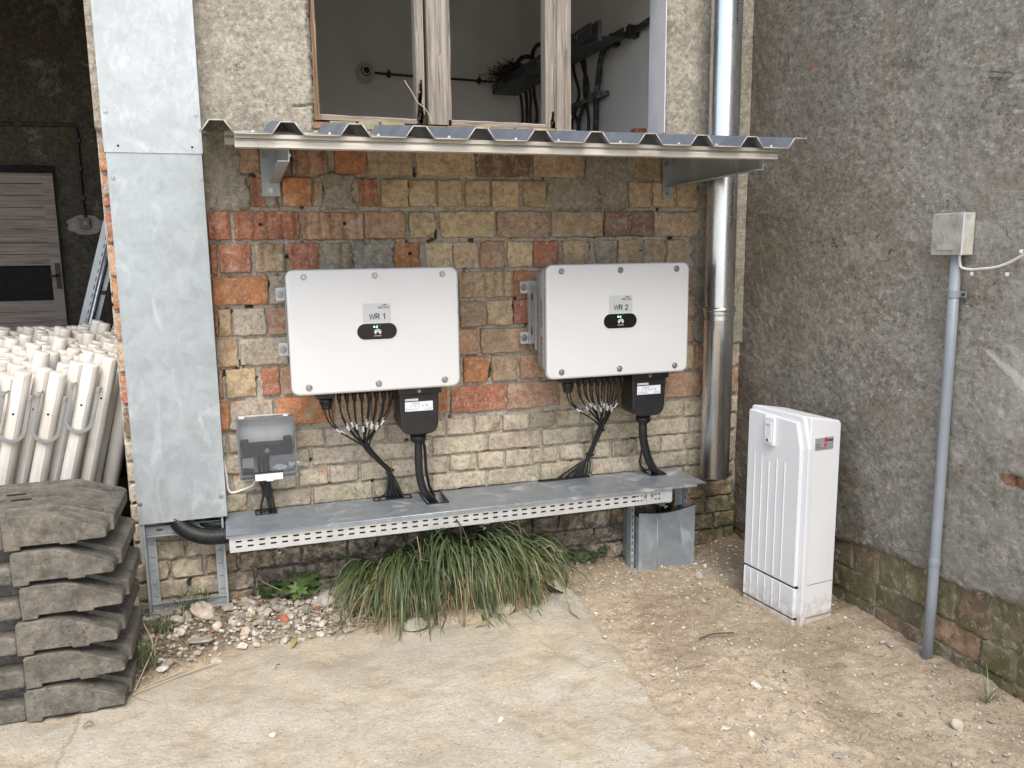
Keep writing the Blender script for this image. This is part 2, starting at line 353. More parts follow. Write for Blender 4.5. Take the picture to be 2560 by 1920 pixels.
BLACK=simple('black_plastic',(.012,.012,.013),.42,0,.3,20); BLKG=simple('gloss_black',(.006,.006,.007),.12,0,.2,10)
CABLE=simple('black_cable',(.013,.013,.014),.45,0,.3,30); SLEEVE=simple('white_sleeve',(.62,.62,.61),.5)
SHEET=simple('slate_blue_sheet',(.20,.225,.275),.38,.1,.12,5,0,0,(.36,.34,.31),.35)
SHEETU=simple('sheet_edge',(.42,.39,.34),.6)
def m_sheet():
    t=NT('corrugated_sheet')
    o=t.mix(t.ramp(t.noise(7,5,.6),.35,.65),(.115,.13,.155),(.155,.17,.195)); o=t.mix(t.ramp(t.noise(9,6,.7),.55,.75,0,.4),o,(.35,.33,.29))
    back=t.n('ShaderNodeNewGeometry').outputs['Backfacing']
    t.base(o); t.rough(.6); t.b.inputs['Specular IOR Level'].default_value=.25; return t.m
SHEET=m_sheet()
def m_rail():
    t=NT('weathered_aluminium_rail')
    o=t.mix(t.ramp(t.noise(1,5,.65,vec=t.mapped((5,60,60))),.35,.65),(.42,.385,.33),(.60,.57,.51)); o=t.mix(t.ramp(t.noise(8,5,.7),.55,.72,0,.5),o,(.22,.19,.15))
    t.base(o); t.rough(.5); t.metal(.35); return t.m
RAIL=m_rail()
WOOD=m_wood('weathered_wood'); WOODH=m_wood('weathered_wood_rail',rot=(.035,1,1)); WOODJ=m_wood('brown_jamb_wood',(.16,.09,.05),(.36,.25,.16))
ROT=simple('rotten_wood',(.03,.02,.014),.95,0,.5,60,.8,200)
WASH=None
def m_wash():
    t=NT('whitewash'); o=t.mix(t.ramp(t.noise(5,6,.6),.35,.65),(.76,.745,.71),(.83,.815,.785)); o=t.mix(t.ramp(t.noise(11,6,.75),.66,.72,0,.5),o,(.3,.22,.15))
    o=t.mix(t.ramp(t.voro(9),.02,.03,.8,0),o,(.1,.08,.06)); t.base(o); t.rough(.9); t.bump(t.noise(60,4),.2,.004); return t.m
WASH=m_wash(); JAMB=simple('pale_reveal',(.62,.62,.64),.8,0,.06,8,.2,120)
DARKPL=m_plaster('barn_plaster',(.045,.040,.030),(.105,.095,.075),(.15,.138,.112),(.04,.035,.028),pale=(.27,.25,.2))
BDOOR=m_wood('old_painted_door',(.20,.165,.14),(.31,.262,.225),(.04,1,1))
DARK=simple('dark_void',(.006,.006,.006),.9); IRON=simple('black_iron',(.02,.018,.016),.6)
def m_post():
    t=NT('white_post_plastic'); o=t.mix(t.ramp(t.noise(5,5,.6),.35,.65),(.62,.575,.505),(.74,.705,.65))
    o=t.mix(t.ramp(t.noise(1,6,.7,vec=t.mapped((45,45,6))),.56,.72,0,.5),o,(.44,.35,.25)); o=t.mix(t.ramp(t.noise(40,4,.7),.68,.76,0,.7),o,(.16,.12,.085))
    t.base(o); t.rough(.5); t.bump(t.noise(70,4),.15,.002); return t.m
POST=m_post(); BAIL=simple('grey_flat_steel',(.30,.30,.295),.5,.5,.1,20)
def m_foot():
    t=NT('recycled_plastic'); o=t.mix(t.ramp(t.noise(13,8,.76),.34,.64),(.055,.050,.042),(.185,.168,.140))
    o=t.mix(t.ramp(t.noise(7,7,.74,dist=.5),.53,.68,0,.45),o,(.30,.25,.18)); o=t.mix(t.ramp(t.noise(75,5,.8),.58,.66,0,.5),o,(.36,.325,.27))
    o=t.mix(t.ramp(t.noise(9,6,.7),.56,.68,0,.65),o,(.04,.038,.04)); o=t.mix(t.ramp(t.noise(70,5,.8),.37,.45,.65,0),o,(.03,.027,.022))
    o=t.mix(t.ramp(t.noise(1,5,.7,vec=t.mapped((5,5,60))),.58,.68,0,.5),o,(.10,.09,.075))
    t.base(o); t.rough(.8); t.bump(t.noise(70,6,.78),.45,.005); t.bump(t.noise(1,5,.65,vec=t.mapped((6,6,80))),.35,.004); return t.m
FOOT=m_foot()
GRASS=m_vcol('grass_blade',.5,.3,40); LEAF=m_vcol('leaf',.5,.3,60); STONE=m_vcol('stone',.9,.35,45,bump=.6); STRAW=m_vcol('straw',.75,.3,50)
PVC=simple('grey_conduit',(.235,.26,.29),.45,0,.1,12,.1,200,(.33,.32,.3),.4)
BOXP=simple('weathered_box_plastic',(.47,.455,.41),.7,0,.18,30,.2,150,(.16,.14,.11),.5)
WIREW=simple('white_wire',(.72,.68,.62),.5); INK=simple('black_ink',(.01,.01,.01),.6); RED=simple('red_ink',(.42,.03,.05),.5)
STICK=simple('silver_sticker',(.46,.475,.48),.45,0,.03); PLATEG=simple('grey_nameplate',(.27,.27,.28),.45); LOGO=simple('logo_grey',(.62,.59,.55),.45)
LABELW=simple('label_pale_blue',(.68,.72,.78),.5,0,.02); GREYB=simple('grey_box_plastic',(.66,.67,.68),.5)
def m_smoke():
    t=NT('smoky_clear_lid'); t.out.inputs[0].links and t.t.links.remove(t.out.inputs[0].links[0])
    tr=t.n('ShaderNodeBsdfTransparent'); tr.inputs[0].default_value=(.95,.955,.96,1)
    gl=t.n('ShaderNodeBsdfGlossy'); gl.inputs['Roughness'].default_value=.12; gl.inputs[0].default_value=(.6,.62,.65,1)
    di=t.n('ShaderNodeBsdfDiffuse'); di.inputs[0].default_value=(.30,.32,.34,1)
    a=t.n('ShaderNodeMixShader'); a.inputs[0].default_value=.07; t.l(tr.outputs[0],a.inputs[1]); t.l(di.outputs[0],a.inputs[2])
    fr=t.n('ShaderNodeFresnel'); fr.inputs[0].default_value=1.4
    b=t.n('ShaderNodeMixShader'); t.l(fr.outputs[0],b.inputs[0]); t.l(a.outputs[0],b.inputs[1]); t.l(gl.outputs[0],b.inputs[2]); t.l(b.outputs[0],t.out.inputs[0]); return t.m
SMOKE=m_smoke()
def m_led():
    t=NT('green_led'); t.base((.1,.8,.3)); t.b.inputs['Emission Color'].default_value=(.25,1,.45,1); t.b.inputs['Emission Strength'].default_value=2.2; return t.m
LED=m_led()
# ================================================================ ground
def ground():
    xs=np.concatenate([np.linspace(-60,-4,15),np.linspace(-3.8,-1.1,28),np.arange(-1.05,2.46,.0125),np.linspace(2.6,6,10),np.linspace(8,60,12)])
    ys=np.concatenate([np.linspace(-60,-5,15),np.linspace(-4.8,-2.05,28),np.arange(-2.0,.05,.0125),np.linspace(.12,4,14),np.linspace(6,60,10)])
    X,Y=np.meshgrid(xs,ys,indexing='ij')
    z=.012*(fbm(X*2.2,Y*2.2,1)-.5)
    # concrete slab: left of a ragged diagonal edge, in front of the rubble strip
    ex=1.305-.115*(-.25-Y)/1.3*1.0+.03*(fbm(Y*6,X*0+3,2)-.5)
    back=np.interp(X,[-.8,-.44,-.115,.33,.75,1.09,1.30],[-.60,-.585,-.40,-.385,-.47,-.38,-.22])+.05*(fbm(X*7,Y*0,4)-.5)
    con=np.clip((ex-X)/.022+.5,0,1)*np.clip((back-Y)/.03+.5,0,1)
    con=np.where(Y>.0,0,con)*np.clip(.55+2.2*(fbm(X*9,Y*9,6)-.32),0,1)
    near=(np.abs(X)<3)&(Y>-3)
    dirt=(1-con)
    z=z+dirt*(.020*(fbm(X*8,Y*8,9,5)-.5)+.020*(fbm(X*34,Y*34,12,3)-.5))+con*(.013+.004*(fbm(X*26,Y*26,21,4)-.5))
    # rubble strip along the left foot of the wall, dirt banked against both walls in the corner
    rub=np.clip((Y-back)/.06,0,1)*np.clip((.62-X)/.2,0,1)*np.clip((X+.56)/.08,0,1)*(Y<.05)
    z=z+rub*(.03+.028*np.clip((Y-back)/.35,0,1)+.025*(fbm(X*12,Y*12,31)-.5))
    soil=np.clip((Y-back)/.06,0,1)*np.clip((X-.35)/.3,0,1)*np.clip((1.5-X)/.2,0,1)*(Y<.05); z=z+soil*.03
    bank=np.exp(-((2.28-X)/.10)**2)*(X<2.5)*np.clip(fbm(X*4,Y*5,41)*1.7-.35,0,1)*.055+np.exp(-(Y/.10)**2)*(X>1.3)*(X<2.5)*.035*fbm(X*6,Y*6,43); z=z+bank*(Y<.04)*(Y>-3)
    z=np.where(near&(Y<.04),z,np.where(Y>=.04,0,0))
    # tyre tread prints in the damp dirt
    tr=((np.abs(X-1.52-.35*(Y+.5))<.09)&(Y>-1.0)&(Y<-.12)&(X<2.2)); z=z-tr*.006*(np.sin((Y*1.0+X*.5)*2*math.pi/.045)>0.1)*(fbm(X*5,Y*5,55)>.45)
    tr2=((np.abs(X-1.70+.15*(Y+1.2))<.12)&(Y>-1.9)&(Y<-1.05)); z=z-tr2*.007*(np.sin((Y*.6+X*1.0)*2*math.pi/.05)>0)*(fbm(X*5,Y*5,57)>.42)
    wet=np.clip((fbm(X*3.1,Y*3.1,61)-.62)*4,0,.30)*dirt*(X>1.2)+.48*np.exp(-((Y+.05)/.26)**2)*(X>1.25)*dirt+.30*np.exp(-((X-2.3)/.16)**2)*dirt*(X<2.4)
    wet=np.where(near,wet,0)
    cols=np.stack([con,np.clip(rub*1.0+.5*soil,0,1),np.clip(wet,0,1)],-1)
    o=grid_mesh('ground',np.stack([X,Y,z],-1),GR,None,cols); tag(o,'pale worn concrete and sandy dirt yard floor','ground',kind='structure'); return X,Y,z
GX,GY,GZ=ground()
def gz(x,y):
    i=min(max(np.searchsorted(GX[:,0],x),0),GX.shape[0]-1); j=min(max(np.searchsorted(GY[0],y),0),GY.shape[1]-1); return float(GZ[i,j])
# ================================================================ brick building
BLD=thing('brick_building','old brick farm building with patchy render and a glassless timber window','building',(0,0,0))
CC={'O':(.56,.24,.105),'R':(.45,.185,.112),'P':(.48,.295,.195),'T':(.50,.365,.24),'Y':(.57,.435,.275),'B':(.24,.155,.105),'G':(.44,.38,.30),'L':(.53,.465,.355),'V':(.20,.17,.10)}
def brick_patch(mb_v,mb_f,mb_c,x0,x1,z0,z1,code,seed,depth=0.,rough=1.):
    g='g' in code; base=np.array(CC[code[0]]); w=x1-x0; h=z1-z0
    base=base*rng.uniform(.86,1.14)*np.array([1,rng.uniform(.97,1.02),rng.uniform(.94,1.04)])
    cell=.010
    def ax(a,b):
        n=max(3,int((b-a-.012)/cell)); return np.concatenate([[a-.001,a+.0005,a+.003],np.linspace(a+.006,b-.006,n),[b-.003,b-.0005,b+.001]])
    u=ax(x0,x1); v=ax(z0,z1)
    def prof(t,a,b):
        d=np.minimum(t-a,b-t); return np.interp(d,[-.0011,.0003,.0018,.004],[.030,.007,.0012,0])
    U,V=np.meshgrid(u,v,indexing='ij'); D=np.maximum(prof(U,x0,x1),prof(V,z0,z1))
    y=-rng.uniform(.001,.009)*rough-depth+D
    y=y+(U-(x0+x1)/2)*rng.normal(0,.012)+(V-(z0+z1)/2)*rng.normal(0,.02)+.0045*(fbm(U*45,V*45,seed)-.5)*rough+.006*(fbm(U*14,V*14,seed+5)-.5)*rough
    # ragged outline and broken corners
    jx=.007*rough*(fbm(U*20,V*55,seed+9)-.5)*2; jz=.006*rough*(fbm(U*55,V*20,seed+13)-.5)*2
    c=np.broadcast_to(base,U.shape+(3,)).copy()
    if g:
        per=rng.uniform(.042,.055); ph=rng.uniform(.006,.02); s=((U-x0-ph)%per)/per
        gv=(s<.26); y=y+np.where(gv&(D<.002),.006,0); c[gv]*=np.array([.72,.6,.55])
    if rng.random()<.30*rough:   # spalled corner or edge showing the fresh orange body
        cx=rng.choice([x0,x1]); cz=rng.choice([z0,z1]); rr=rng.uniform(.02,.05)
        m=np.hypot((U-cx),(V-cz)*1.3)+.02*(fbm(U*30,V*30,seed+3)-.5)<rr; y=y+np.where(m,.008,0); c[m]=c[m]*.5+np.array([.25,.12,.06])*(1 if code[0] in 'ORP' else .8)
    tone=.72+.56*fbm(U*16,V*16,seed+21); c=c*tone[...,None]
    n0=len(mb_v); P=np.stack([U+jx,y,V+jz],-1).reshape(-1,3); mb_v.extend(P.tolist()); mb_c.extend(c.reshape(-1,3).tolist())
    n,m=U.shape; idx=np.arange(n*m).reshape(n,m)+n0
    q=np.stack([idx[:-1,:-1],idx[1:,:-1],idx[1:,1:],idx[:-1,1:]],-1).reshape(-1,4); mb_f.extend(q.tolist())
def sheet_obj(name,V,F,C,mat,parent,smooth=True):
    m=MB(); m.v=V; m.f=F; m.c=C; m.sm=[smooth]*len(F); return m.build(name,mat,parent,cols=True)
ROWS=[(1.787,1.895,[(0.01,0.102,'P'),(0.106,0.22,'Pg'),(0.226,0.364,'Pg'),(0.391,0.52,'O'),(0.523,0.707,'Y'),(0.726,0.974,'Y'),(0.981,1.223,'B'),(1.241,1.474,'T'),(1.727,1.851,'T'),(1.861,2.021,'T')]),
(1.66,1.773,[(0.061,0.123,'Rg'),(0.138,0.161,'R'),(0.182,0.297,'O'),(0.306,0.338,'T'),(0.483,0.561,'Rg'),(0.576,0.688,'T'),(0.69,0.805,'Y'),(0.812,0.917,'Y'),(0.931,1.042,'T'),(1.05,1.17,'Y'),(1.189,1.299,'T'),(1.693,1.803,'T'),(1.815,1.927,'Y'),(1.935,2.041,'T')]),
(1.53,1.64,[(-0.104,-0.021,'Rg'),(-0.005,0.242,'Rg'),(0.253,0.497,'Pg'),(0.503,0.672,'P'),(0.689,0.798,'Y'),(0.82,1.058,'Y'),(1.071,1.311,'T'),(1.321,1.564,'T'),(1.574,1.813,'B'),(1.821,2.058,'T')]),
(1.402,1.514,[(-0.104,-0.079,'R'),(-0.071,0.05,'Rg'),(0.064,0.182,'Yg'),(0.194,0.312,'Rg'),(0.333,0.443,'Gg'),(0.619,0.731,'Og'),(0.753,0.871,'Y'),(0.875,0.984,'Y'),(0.993,1.102,'P'),(1.118,1.232,'Y'),(1.236,1.351,'R'),(1.375,1.498,'Y'),(1.532,1.638,'G'),(1.642,1.75,'Y'),(1.771,1.879,'Y'),(1.889,1.996,'T')]),
(1.275,1.387,[(-0.105,0.108,'O'),(0.113,0.224,'G'),(0.232,0.44,'P'),(0.449,0.64,'T'),(0.649,0.882,'P'),(0.896,1.136,'Yg'),(1.144,1.36,'O'),(1.369,1.613,'T'),(1.623,1.877,'P'),(1.888,2.056,'P')]),
(1.152,1.261,[(-0.104,-0.089,'R'),(-0.086,-0.041,'Y'),(-0.035,0.09,'G'),(0.1,0.209,'P'),(0.217,0.435,'T'),(0.443,0.653,'P'),(0.661,0.885,'T'),(0.897,1.012,'T'),(1.019,1.135,'Y'),(1.14,1.255,'R'),(1.264,1.515,'T'),(1.525,1.777,'P'),(1.787,2.045,'T')]),
(1.029,1.139,[(-0.106,-0.023,'T'),(-0.014,0.174,'G'),(0.182,0.397,'P'),(0.405,0.615,'T'),(0.623,0.841,'O'),(0.851,0.975,'P'),(0.988,1.233,'T'),(1.244,1.476,'P'),(1.486,1.737,'T'),(1.748,2.042,'P')]),
(0.905,1.018,[(-0.105,-0.089,'P'),(-0.077,0.04,'Y'),(0.064,0.131,'R'),(0.141,0.252,'P'),(0.261,0.458,'T'),(0.466,0.679,'P'),(0.688,0.895,'T'),(0.908,1.022,'O'),(1.037,1.156,'T'),(1.169,1.289,'P'),(1.301,1.457,'T'),(1.467,1.718,'P'),(1.729,1.981,'T'),(1.996,2.041,'Y'),(2.052,2.187,'P'),(2.2,2.294,'G')]),
(0.772,0.888,[(-0.108,-0.073,'O'),(-0.07,0.098,'G'),(0.113,0.339,'O'),(0.349,0.495,'T'),(0.503,0.597,'P'),(0.602,0.728,'O'),(0.737,0.831,'O'),(0.845,1.098,'R'),(1.106,1.345,'P'),(1.355,1.607,'Y'),(1.618,1.877,'T'),(1.892,2.086,'P'),(2.097,2.292,'P')])]
def brickwork():
    V=[];F=[];C=[]; sd=0
    for ri,(z0,z1,L) in enumerate(ROWS):
        L=list(L)
        # the narrow brick face between the doorway edge and the metal duct
        jc='ORRPOPTRB'[ri]; L+= [(-.462,-.35,jc),(-.34,-.23,'P'),(-.22,-.115,'T')]
        for x0,x1,c in L:
            sd+=1
            if x1-x0<.006: continue
            brick_patch(V,F,C,x0,x1,z0+rng.uniform(-.002,.002),z1+rng.uniform(-.002,.002),c,sd,rough=1.15)
    x=-.2
    while x<2.0:
        w=.24; sd+=1; brick_patch(V,F,C,x,x+w,1.912,1.972,'Y',sd); x+=w+.012
    for i in range(11):
        zt=.748-.083*i; x=-.465; k=0
        if i%2: x=-.465
        while x<2.29:
            w=.117 if (i%2==0) else .243
            if i%2 and k==0: w=.185
            if i>5 and rng.random()<.3: w=rng.choice([.117,.18,.243])
            w=min(w,2.292-x); sd+=1
            if w>.03: brick_patch(V,F,C,x,x+w,zt-.071+rng.uniform(-.003,.003),zt+rng.uniform(-.002,.003),'L' if i<5 else rng.choice(['L','G','T','L']),sd,rough=.8 if i<5 else 1.5)
            x+=w+rng.uniform(.010,.016); k+=1
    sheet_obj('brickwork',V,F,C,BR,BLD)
brickwork()
def sd_rect(X,Z,x0,x1,z0,z1): return np.minimum(np.minimum(X-x0,x1-X),np.minimum(Z-z0,z1-Z))
def wall_coats():
    d=.008
    # mortar bed
    xs=np.arange(-.468,2.304,d); zs=np.arange(-.15,1.99,d); X,Z=np.meshgrid(xs,zs,indexing='ij')
    y=.0125+.010*(fbm(X*35,Z*35,71,4)-.5)+.010*(fbm(X*9,Z*9,75)-.5); y=y+.035*np.clip((fbm(X*26,Z*26,77,3)-.735)*12,0,1)
    grid_mesh('mortar_bed',np.stack([X,y,Z],-1),MO,BLD)
    # render coat: everything round the window and a strip by the downpipe, dabs of cement lower down
    d=.0055
    xs=np.arange(-.468,2.304,d); zs=np.arange(.98,2.75,d); X,Z=np.meshgrid(xs,zs,indexing='ij')
    wob=.030*(fbm(X*13,Z*13,81,5)-.5)*2+.018*(fbm(X*45,Z*45,83)-.5)*2
    f=np.full_like(X,-1.)
    for r,k in (((-.6,.322,1.93,3.2),.4),((1.868,2.6,1.88,3.2),.3),((-.13,.035,1.63,2.2),1),((-.2,.055,1.645,1.785),1),((.345,.476,1.655,1.79),.9),((1.305,1.69,1.645,1.79),1),((1.48,1.73,1.77,1.92),1),
                ((.446,.62,1.39,1.52),1),((2.03,2.6,1.02,2.3),1),((2.06,2.6,1.0,1.6),1),((-.6,-.425,2.03,3),.6),((-.452,-.40,1.70,1.98),.6),((-.448,-.38,1.30,1.42),.7),((.11,.16,1.66,1.78),.5)):
        f=np.maximum(f,sd_rect(X,Z,*r)+wob*k)
    hole=(X>.3245)&(X<1.8675)&(Z>1.996)
    f=np.where(hole,-1,f)
    th=np.where((Z>1.93)|(X>1.99)|(X<-.41),.020,.0075); th=np.where((X>2.02)&(Z<1.93),.014,th)
    y=-th*np.clip(f/.010,-1.6,1)**1+.0035*(fbm(X*55,Z*55,85,3)-.5)+.006*(fbm(X*7,Z*7,87)-.5)
    y=np.where(f<-.004,.03,y)
    # cracks beside the window
    for (cx,cz,a,l) in ((.285,2.045,.12,.045),):
        s=(X-cx)*math.cos(a)+(Z-cz)*math.sin(a); t=-(X-cx)*math.sin(a)+(Z-cz)*math.cos(a)+.018*(fbm(s*20,s*0,91)-.5)
        y=np.where((np.abs(t)<.0035)&(np.abs(s)<l),y+.012,y)
    grid_mesh('render_coat',np.stack([X,y,Z],-1),PL,BLD,keepmask=(f>-.012)&~hole)
    m=MB()
    m.box((-.460,.022,-.1),(.3245,.16,4)); m.box((.3245,.022,-.1),(1.868,.16,1.985)); m.box((1.868,.022,-.1),(2.32,.16,4)); m.box((.3245,.022,2.95),(1.868,.16,4))
    m.box((-4.5,.0,2.95),(-.460,.16,4)); m.box((-4.5,0,-.1),(-3.0,.16,2.95)); m.box((-.47,-.012,2.74),(2.3,.022,4))
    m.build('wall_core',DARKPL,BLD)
    m=MB(); m.box((1.8635,-.001,1.99),(1.868,.155,2.95)); m.build('window_reveal',JAMB,BLD)
wall_coats()
for x,z in ((.092,1.590),(.685,1.468),(.42,1.592)):
    MB().cyl((x,.01,z),(x,-.0125,z),.0065,12).build('drill_hole',DARK,BLD)
def room():
    m=MB()
    m.box((-.35,2.42,.8),(2.1,2.52,3.3)); m.box((2.0,.16,.8),(2.1,2.42,3.3)); m.box((-.45,.16,0),(-.35,2.52,3.3)); m.box((-.35,.16,.7),(2.0,2.42,.8)); m.box((-.35,.16,3.3),(2.0,2.42,3.4))
    m.build('inner_room_wall',WASH,BLD)
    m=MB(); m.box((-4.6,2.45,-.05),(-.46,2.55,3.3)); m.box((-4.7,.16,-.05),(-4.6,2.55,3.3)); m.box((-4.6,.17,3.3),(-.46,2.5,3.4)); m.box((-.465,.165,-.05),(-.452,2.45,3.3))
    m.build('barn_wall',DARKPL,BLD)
    # battered plank door at the back of the barn
    m=MB(); x0,x1=-1.96,-1.055
    m.box((-1.115,2.40,.1),(x1,2.446,1.966)); m.box((x0,2.40,.1),(-1.9,2.446,1.966)); m.box((-1.9,2.402,1.905),(-1.1155,2.445,1.966))
    for k in range(7): m.box((-1.9,2.412,1.407+.0711*k),(-1.1155,2.44,1.407+.0711*(k+1)-.003))
    for k in range(16): m.box((-1.9,2.412,1.188-.069*(k+1)+.003),(-1.1155,2.44,1.188-.069*k))
    d=m.build('barn_door',BDOOR,BLD)
    MB().box((-1.9,2.4415,1.188),(-1.1155,2.448,1.407)).build('dark_gap',DARK,d)
    m=MB(); m.box((-1.09,2.388,1.262),(-1.064,2.400,1.418)); m.tube([(-1.078,2.39,1.345),(-1.078,2.36,1.345),(-1.12,2.352,1.338)],.007,8); m.build('door_handle',IRON,d)
    MB().box((-1.99,2.43,1.966),(-1.05,2.449,2.016)).build('lintel_gap',DARK,d)
room()
def window():
    m=MB(); wf=None
    def post(name,x0,x1,y0,y1,z0,z1,mat,par,sd):
        # a timber with split, uneven faces
        n=60; zs=np.linspace(z0,z1,n); q=[]
        us=np.linspace(0,1,9); P=[]
        for z in zs:
            row=[]
            for u in us: row.append((x0+u*(x1-x0)+.0016*(vn(z*9,u*3,sd)-.5)*2, y0-.002*(vn(u*14,z*1.2,sd+2)-.5)*4+.004*(vn(u*22,z*.8,sd+4)>.78), z))
            row.append((x1,y1,z)); row.append((x0,y1,z)); P.append(row)
        mb=MB(); k=len(P[0]); V=[p for r in P for p in r]; F=[]
        for i in range(n-1):
            for j in range(k): F.append((i*k+j,i*k+(j+1)%k,(i+1)*k+(j+1)%k,(i+1)*k+j))
        F.append(tuple(range(k-1,-1,-1))); F.append(tuple((n-1)*k+j for j in range(k)))
        mb.add(V,F); return mb.build(name,mat,par)
    wf=post('window_frame',.3255,.343,.012,.10,1.998,2.949,WOODJ,BLD,3); 
    post('mullion',.790,.874,.028,.11,1.997,2.949,WOOD,wf,5); post('mullion',1.357,1.424,.028,.11,1.992,2.949,WOOD,wf,8)
    post('casement_stile',.741,.7775,.035,.09,2.0,2.949,WOOD,wf,11); post('casement_stile',.876,.889,.038,.09,2.018,2.949,WOOD,wf,14); post('casement_stile',1.308,1.3555,.036,.09,2.0,2.949,WOOD,wf,17)
    MB().box((.7778,.06,1.998),(.7897,.1,2.949)).build('shadow_joint',ROT,wf)
    def rail(x0,x1,z0,z1,sd,slope):
        n=40; mb=MB(); V=[];F=[]; xs=np.linspace(x0,x1,n)
        for i,x in enumerate(xs):
            t=i/(n-1); zz=z1+slope*t+.004*(vn(x*18,0,sd)-.5)
            V+= [(x,.036+.004*vn(x*12,1,sd),z0+slope*t),(x,.034+.004*vn(x*9,2,sd),zz-.004),(x,.04,zz),(x,.09,zz),(x,.09,z0+slope*t)]
        for i in range(n-1):
            for j in range(5): F.append((i*5+j,i*5+(j+1)%5,(i+1)*5+(j+1)%5,(i+1)*5+j))
        F.append((4,3,2,1,0)); F.append(tuple((n-1)*5+j for j in range(5)))
        mb.add(V,F); return mb.build('bottom_rail',WOODH,wf)
    rail(.343,.741,2.003,2.024,2,-.006); rail(.889,1.34,1.996,2.019,4,-.004)
    # decayed foot of the left casement stile and of the right mullion
    m=MB()
    for k in range(26):
        z=2.0+rng.random()**1.6*.16; x=.759+rng.normal(0,.006); m.box((x-.004,.030,z-.014),(x+.004,.036,z+.014),M=None)
    m.box((.745,.031,2.0),(.777,.037,2.035)); m.build('rotten_patch',ROT,wf); m=MB()
    for k in range(14):
        z=2.0+rng.random()**1.5*.06; x=1.34+rng.normal(0,.006); m.box((x-.004,.031,z-.010),(x+.004,.0365,z+.010))
    m.build('rotten_patch',ROT,wf)
    m=MB(); x=.30
    while x<1.866:
        w=rng.uniform(.06,.12); zt=1.992+rng.uniform(-.006,.004)-.006*(x/1.8); m.box((x,-.012+rng.uniform(-.006,.006),1.962),(min(x+w,1.866),.034,zt),col=random.choice([(.36,.27,.13),(.32,.24,.14),(.30,.17,.09),(.33,.29,.2)])); x+=w+rng.uniform(.002,.01)
    m.build('window_sill',m_vcol('sill_brick',.9,.3,40,bump=.5),BLD,bevel=.003,cols=True)
window()
# ================================================================ right hand wall
RWL=thing('roughcast_wall','tall grey roughcast wall with mossy brick plinth at its foot','wall',(2.3,-1.0,0))
def right_wall():
    d=.009
    ys=np.concatenate([np.linspace(-6,-2.3,40),np.arange(-2.25,.03,d)]); zs=np.concatenate([np.arange(.05,2.75,d),np.linspace(2.8,4.2,10)])
    Y,Z=np.meshgrid(ys,zs,indexing='ij')
    edge=np.interp(Y,[-6,-2.0,-1.63,-1.3,-1.0,-.89,-.7,-.3,0],[.33,.335,.322,.315,.30,.283,.27,.14,.10])
    f=Z-edge+.025*(fbm(Y*9,Z*0+2,101)-.5)*2+.012*(fbm(Y*40,Z*40,103)-.5)*2
    hole=np.hypot((Y+1.555)/.055,(Z-.735)/.018)<1+.6*(fbm(Y*50,Z*50,107)-.5); f=np.where(hole,-.004,f)
    x=2.300+.0185-.0185*np.clip(f/.012,-1.2,1)-.012*(fbm(Y*5,Z*5,105)-.5)-.0045*(fbm(Y*50,Z*50,109,3)-.5)
    x=np.where(f<-.006,2.36,x)
    sc=np.zeros_like(Y); P=[(-1.41,1.140,.005),(-1.45,1.118,.012),(-1.50,1.087,.018),(-1.56,1.052,.022),(-1.75,.95,.025)]
    for (ya,za,wa),(yb,zb,wb) in zip(P[:-1],P[1:]):
        t=np.clip(((Y-ya)*(yb-ya)+(Z-za)*(zb-za))/((yb-ya)**2+(zb-za)**2),0,1); dd=np.hypot(Y-ya-t*(yb-ya),Z-za-t*(zb-za))+.012*(fbm(Y*40,Z*40,131)-.5)
        sc=np.maximum(sc,np.clip((wa+(wb-wa)*t-dd)/.006,0,1)*.9)
    sc=np.maximum(sc,np.clip(1-np.hypot((Y+1.60)/.20,(Z-1.15)/.30),0,1)*np.clip(fbm(Y*14,Z*14,133)*2.2-.75,0,1)*.8)
    red=np.maximum((np.hypot((Y+.448)/.014,(Z-2.212)/.012)+.5*(fbm(Y*60,Z*60,137)-.5)<1)*1.,0)
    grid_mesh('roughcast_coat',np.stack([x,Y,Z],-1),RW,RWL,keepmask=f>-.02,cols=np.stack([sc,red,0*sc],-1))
    MB().box((2.335,-6,-.2),(2.6,.2,4.2)).build('wall_core',DARKPL,RWL)
    V=[];F=[];C=[]; sd=500
    for z0,z1,off in ((.175,.36,.0),(.075,.168,.13),(-.02,.068,.02),(-.12,-.028,.1),(.66,.80,.05)):
        u=-.05-off
        while u<(2.6 if z0<.5 else 1.7):
            w=rng.choice([.24,.24,.12]); sd+=1
            if z0<.5 or u>1.3:
                v2=[];c2=[]; f2=[]; brick_patch(v2,f2,c2,u,u+w,z0,z1,'R' if z0>.5 else rng.choice(['V','V','V','B','P']),sd,rough=1.2)
                n=len(V); V+= [(2.318+p[1],-p[0],p[2]) for p in v2]; C+=c2; F+=[tuple(i+n for i in q) for q in f2]
            u+=w+.014
    sheet_obj('plinth_brick',V,F,C,m_plinth(),RWL)
    ys=np.arange(-2.4,.03,.02); zs=np.arange(-.15,.42,.02); Y,Z=np.meshgrid(ys,zs,indexing='ij')
    grid_mesh('plinth_mortar',np.stack([2.3195+.016*(fbm(Y*22,Z*22,111)-.5),Y,Z],-1),m_plinth_mortar(),RWL)
def m_plinth_mortar():
    t=NT('mossy_mortar'); o=t.mix(t.ramp(t.noise(30,7,.75),.35,.65),(.17,.145,.095),(.40,.35,.26)); o=t.mix(t.ramp(t.noise(9,6,.7),.46,.6,0,.7),o,(.10,.10,.045)); o=t.mix(t.ramp(t.noise(17,6,.72),.56,.66,0,.6),o,(.06,.055,.04))
    t.base(o); t.rough(.95); t.bump(t.noise(60,6,.75),.8,.008); return t.m
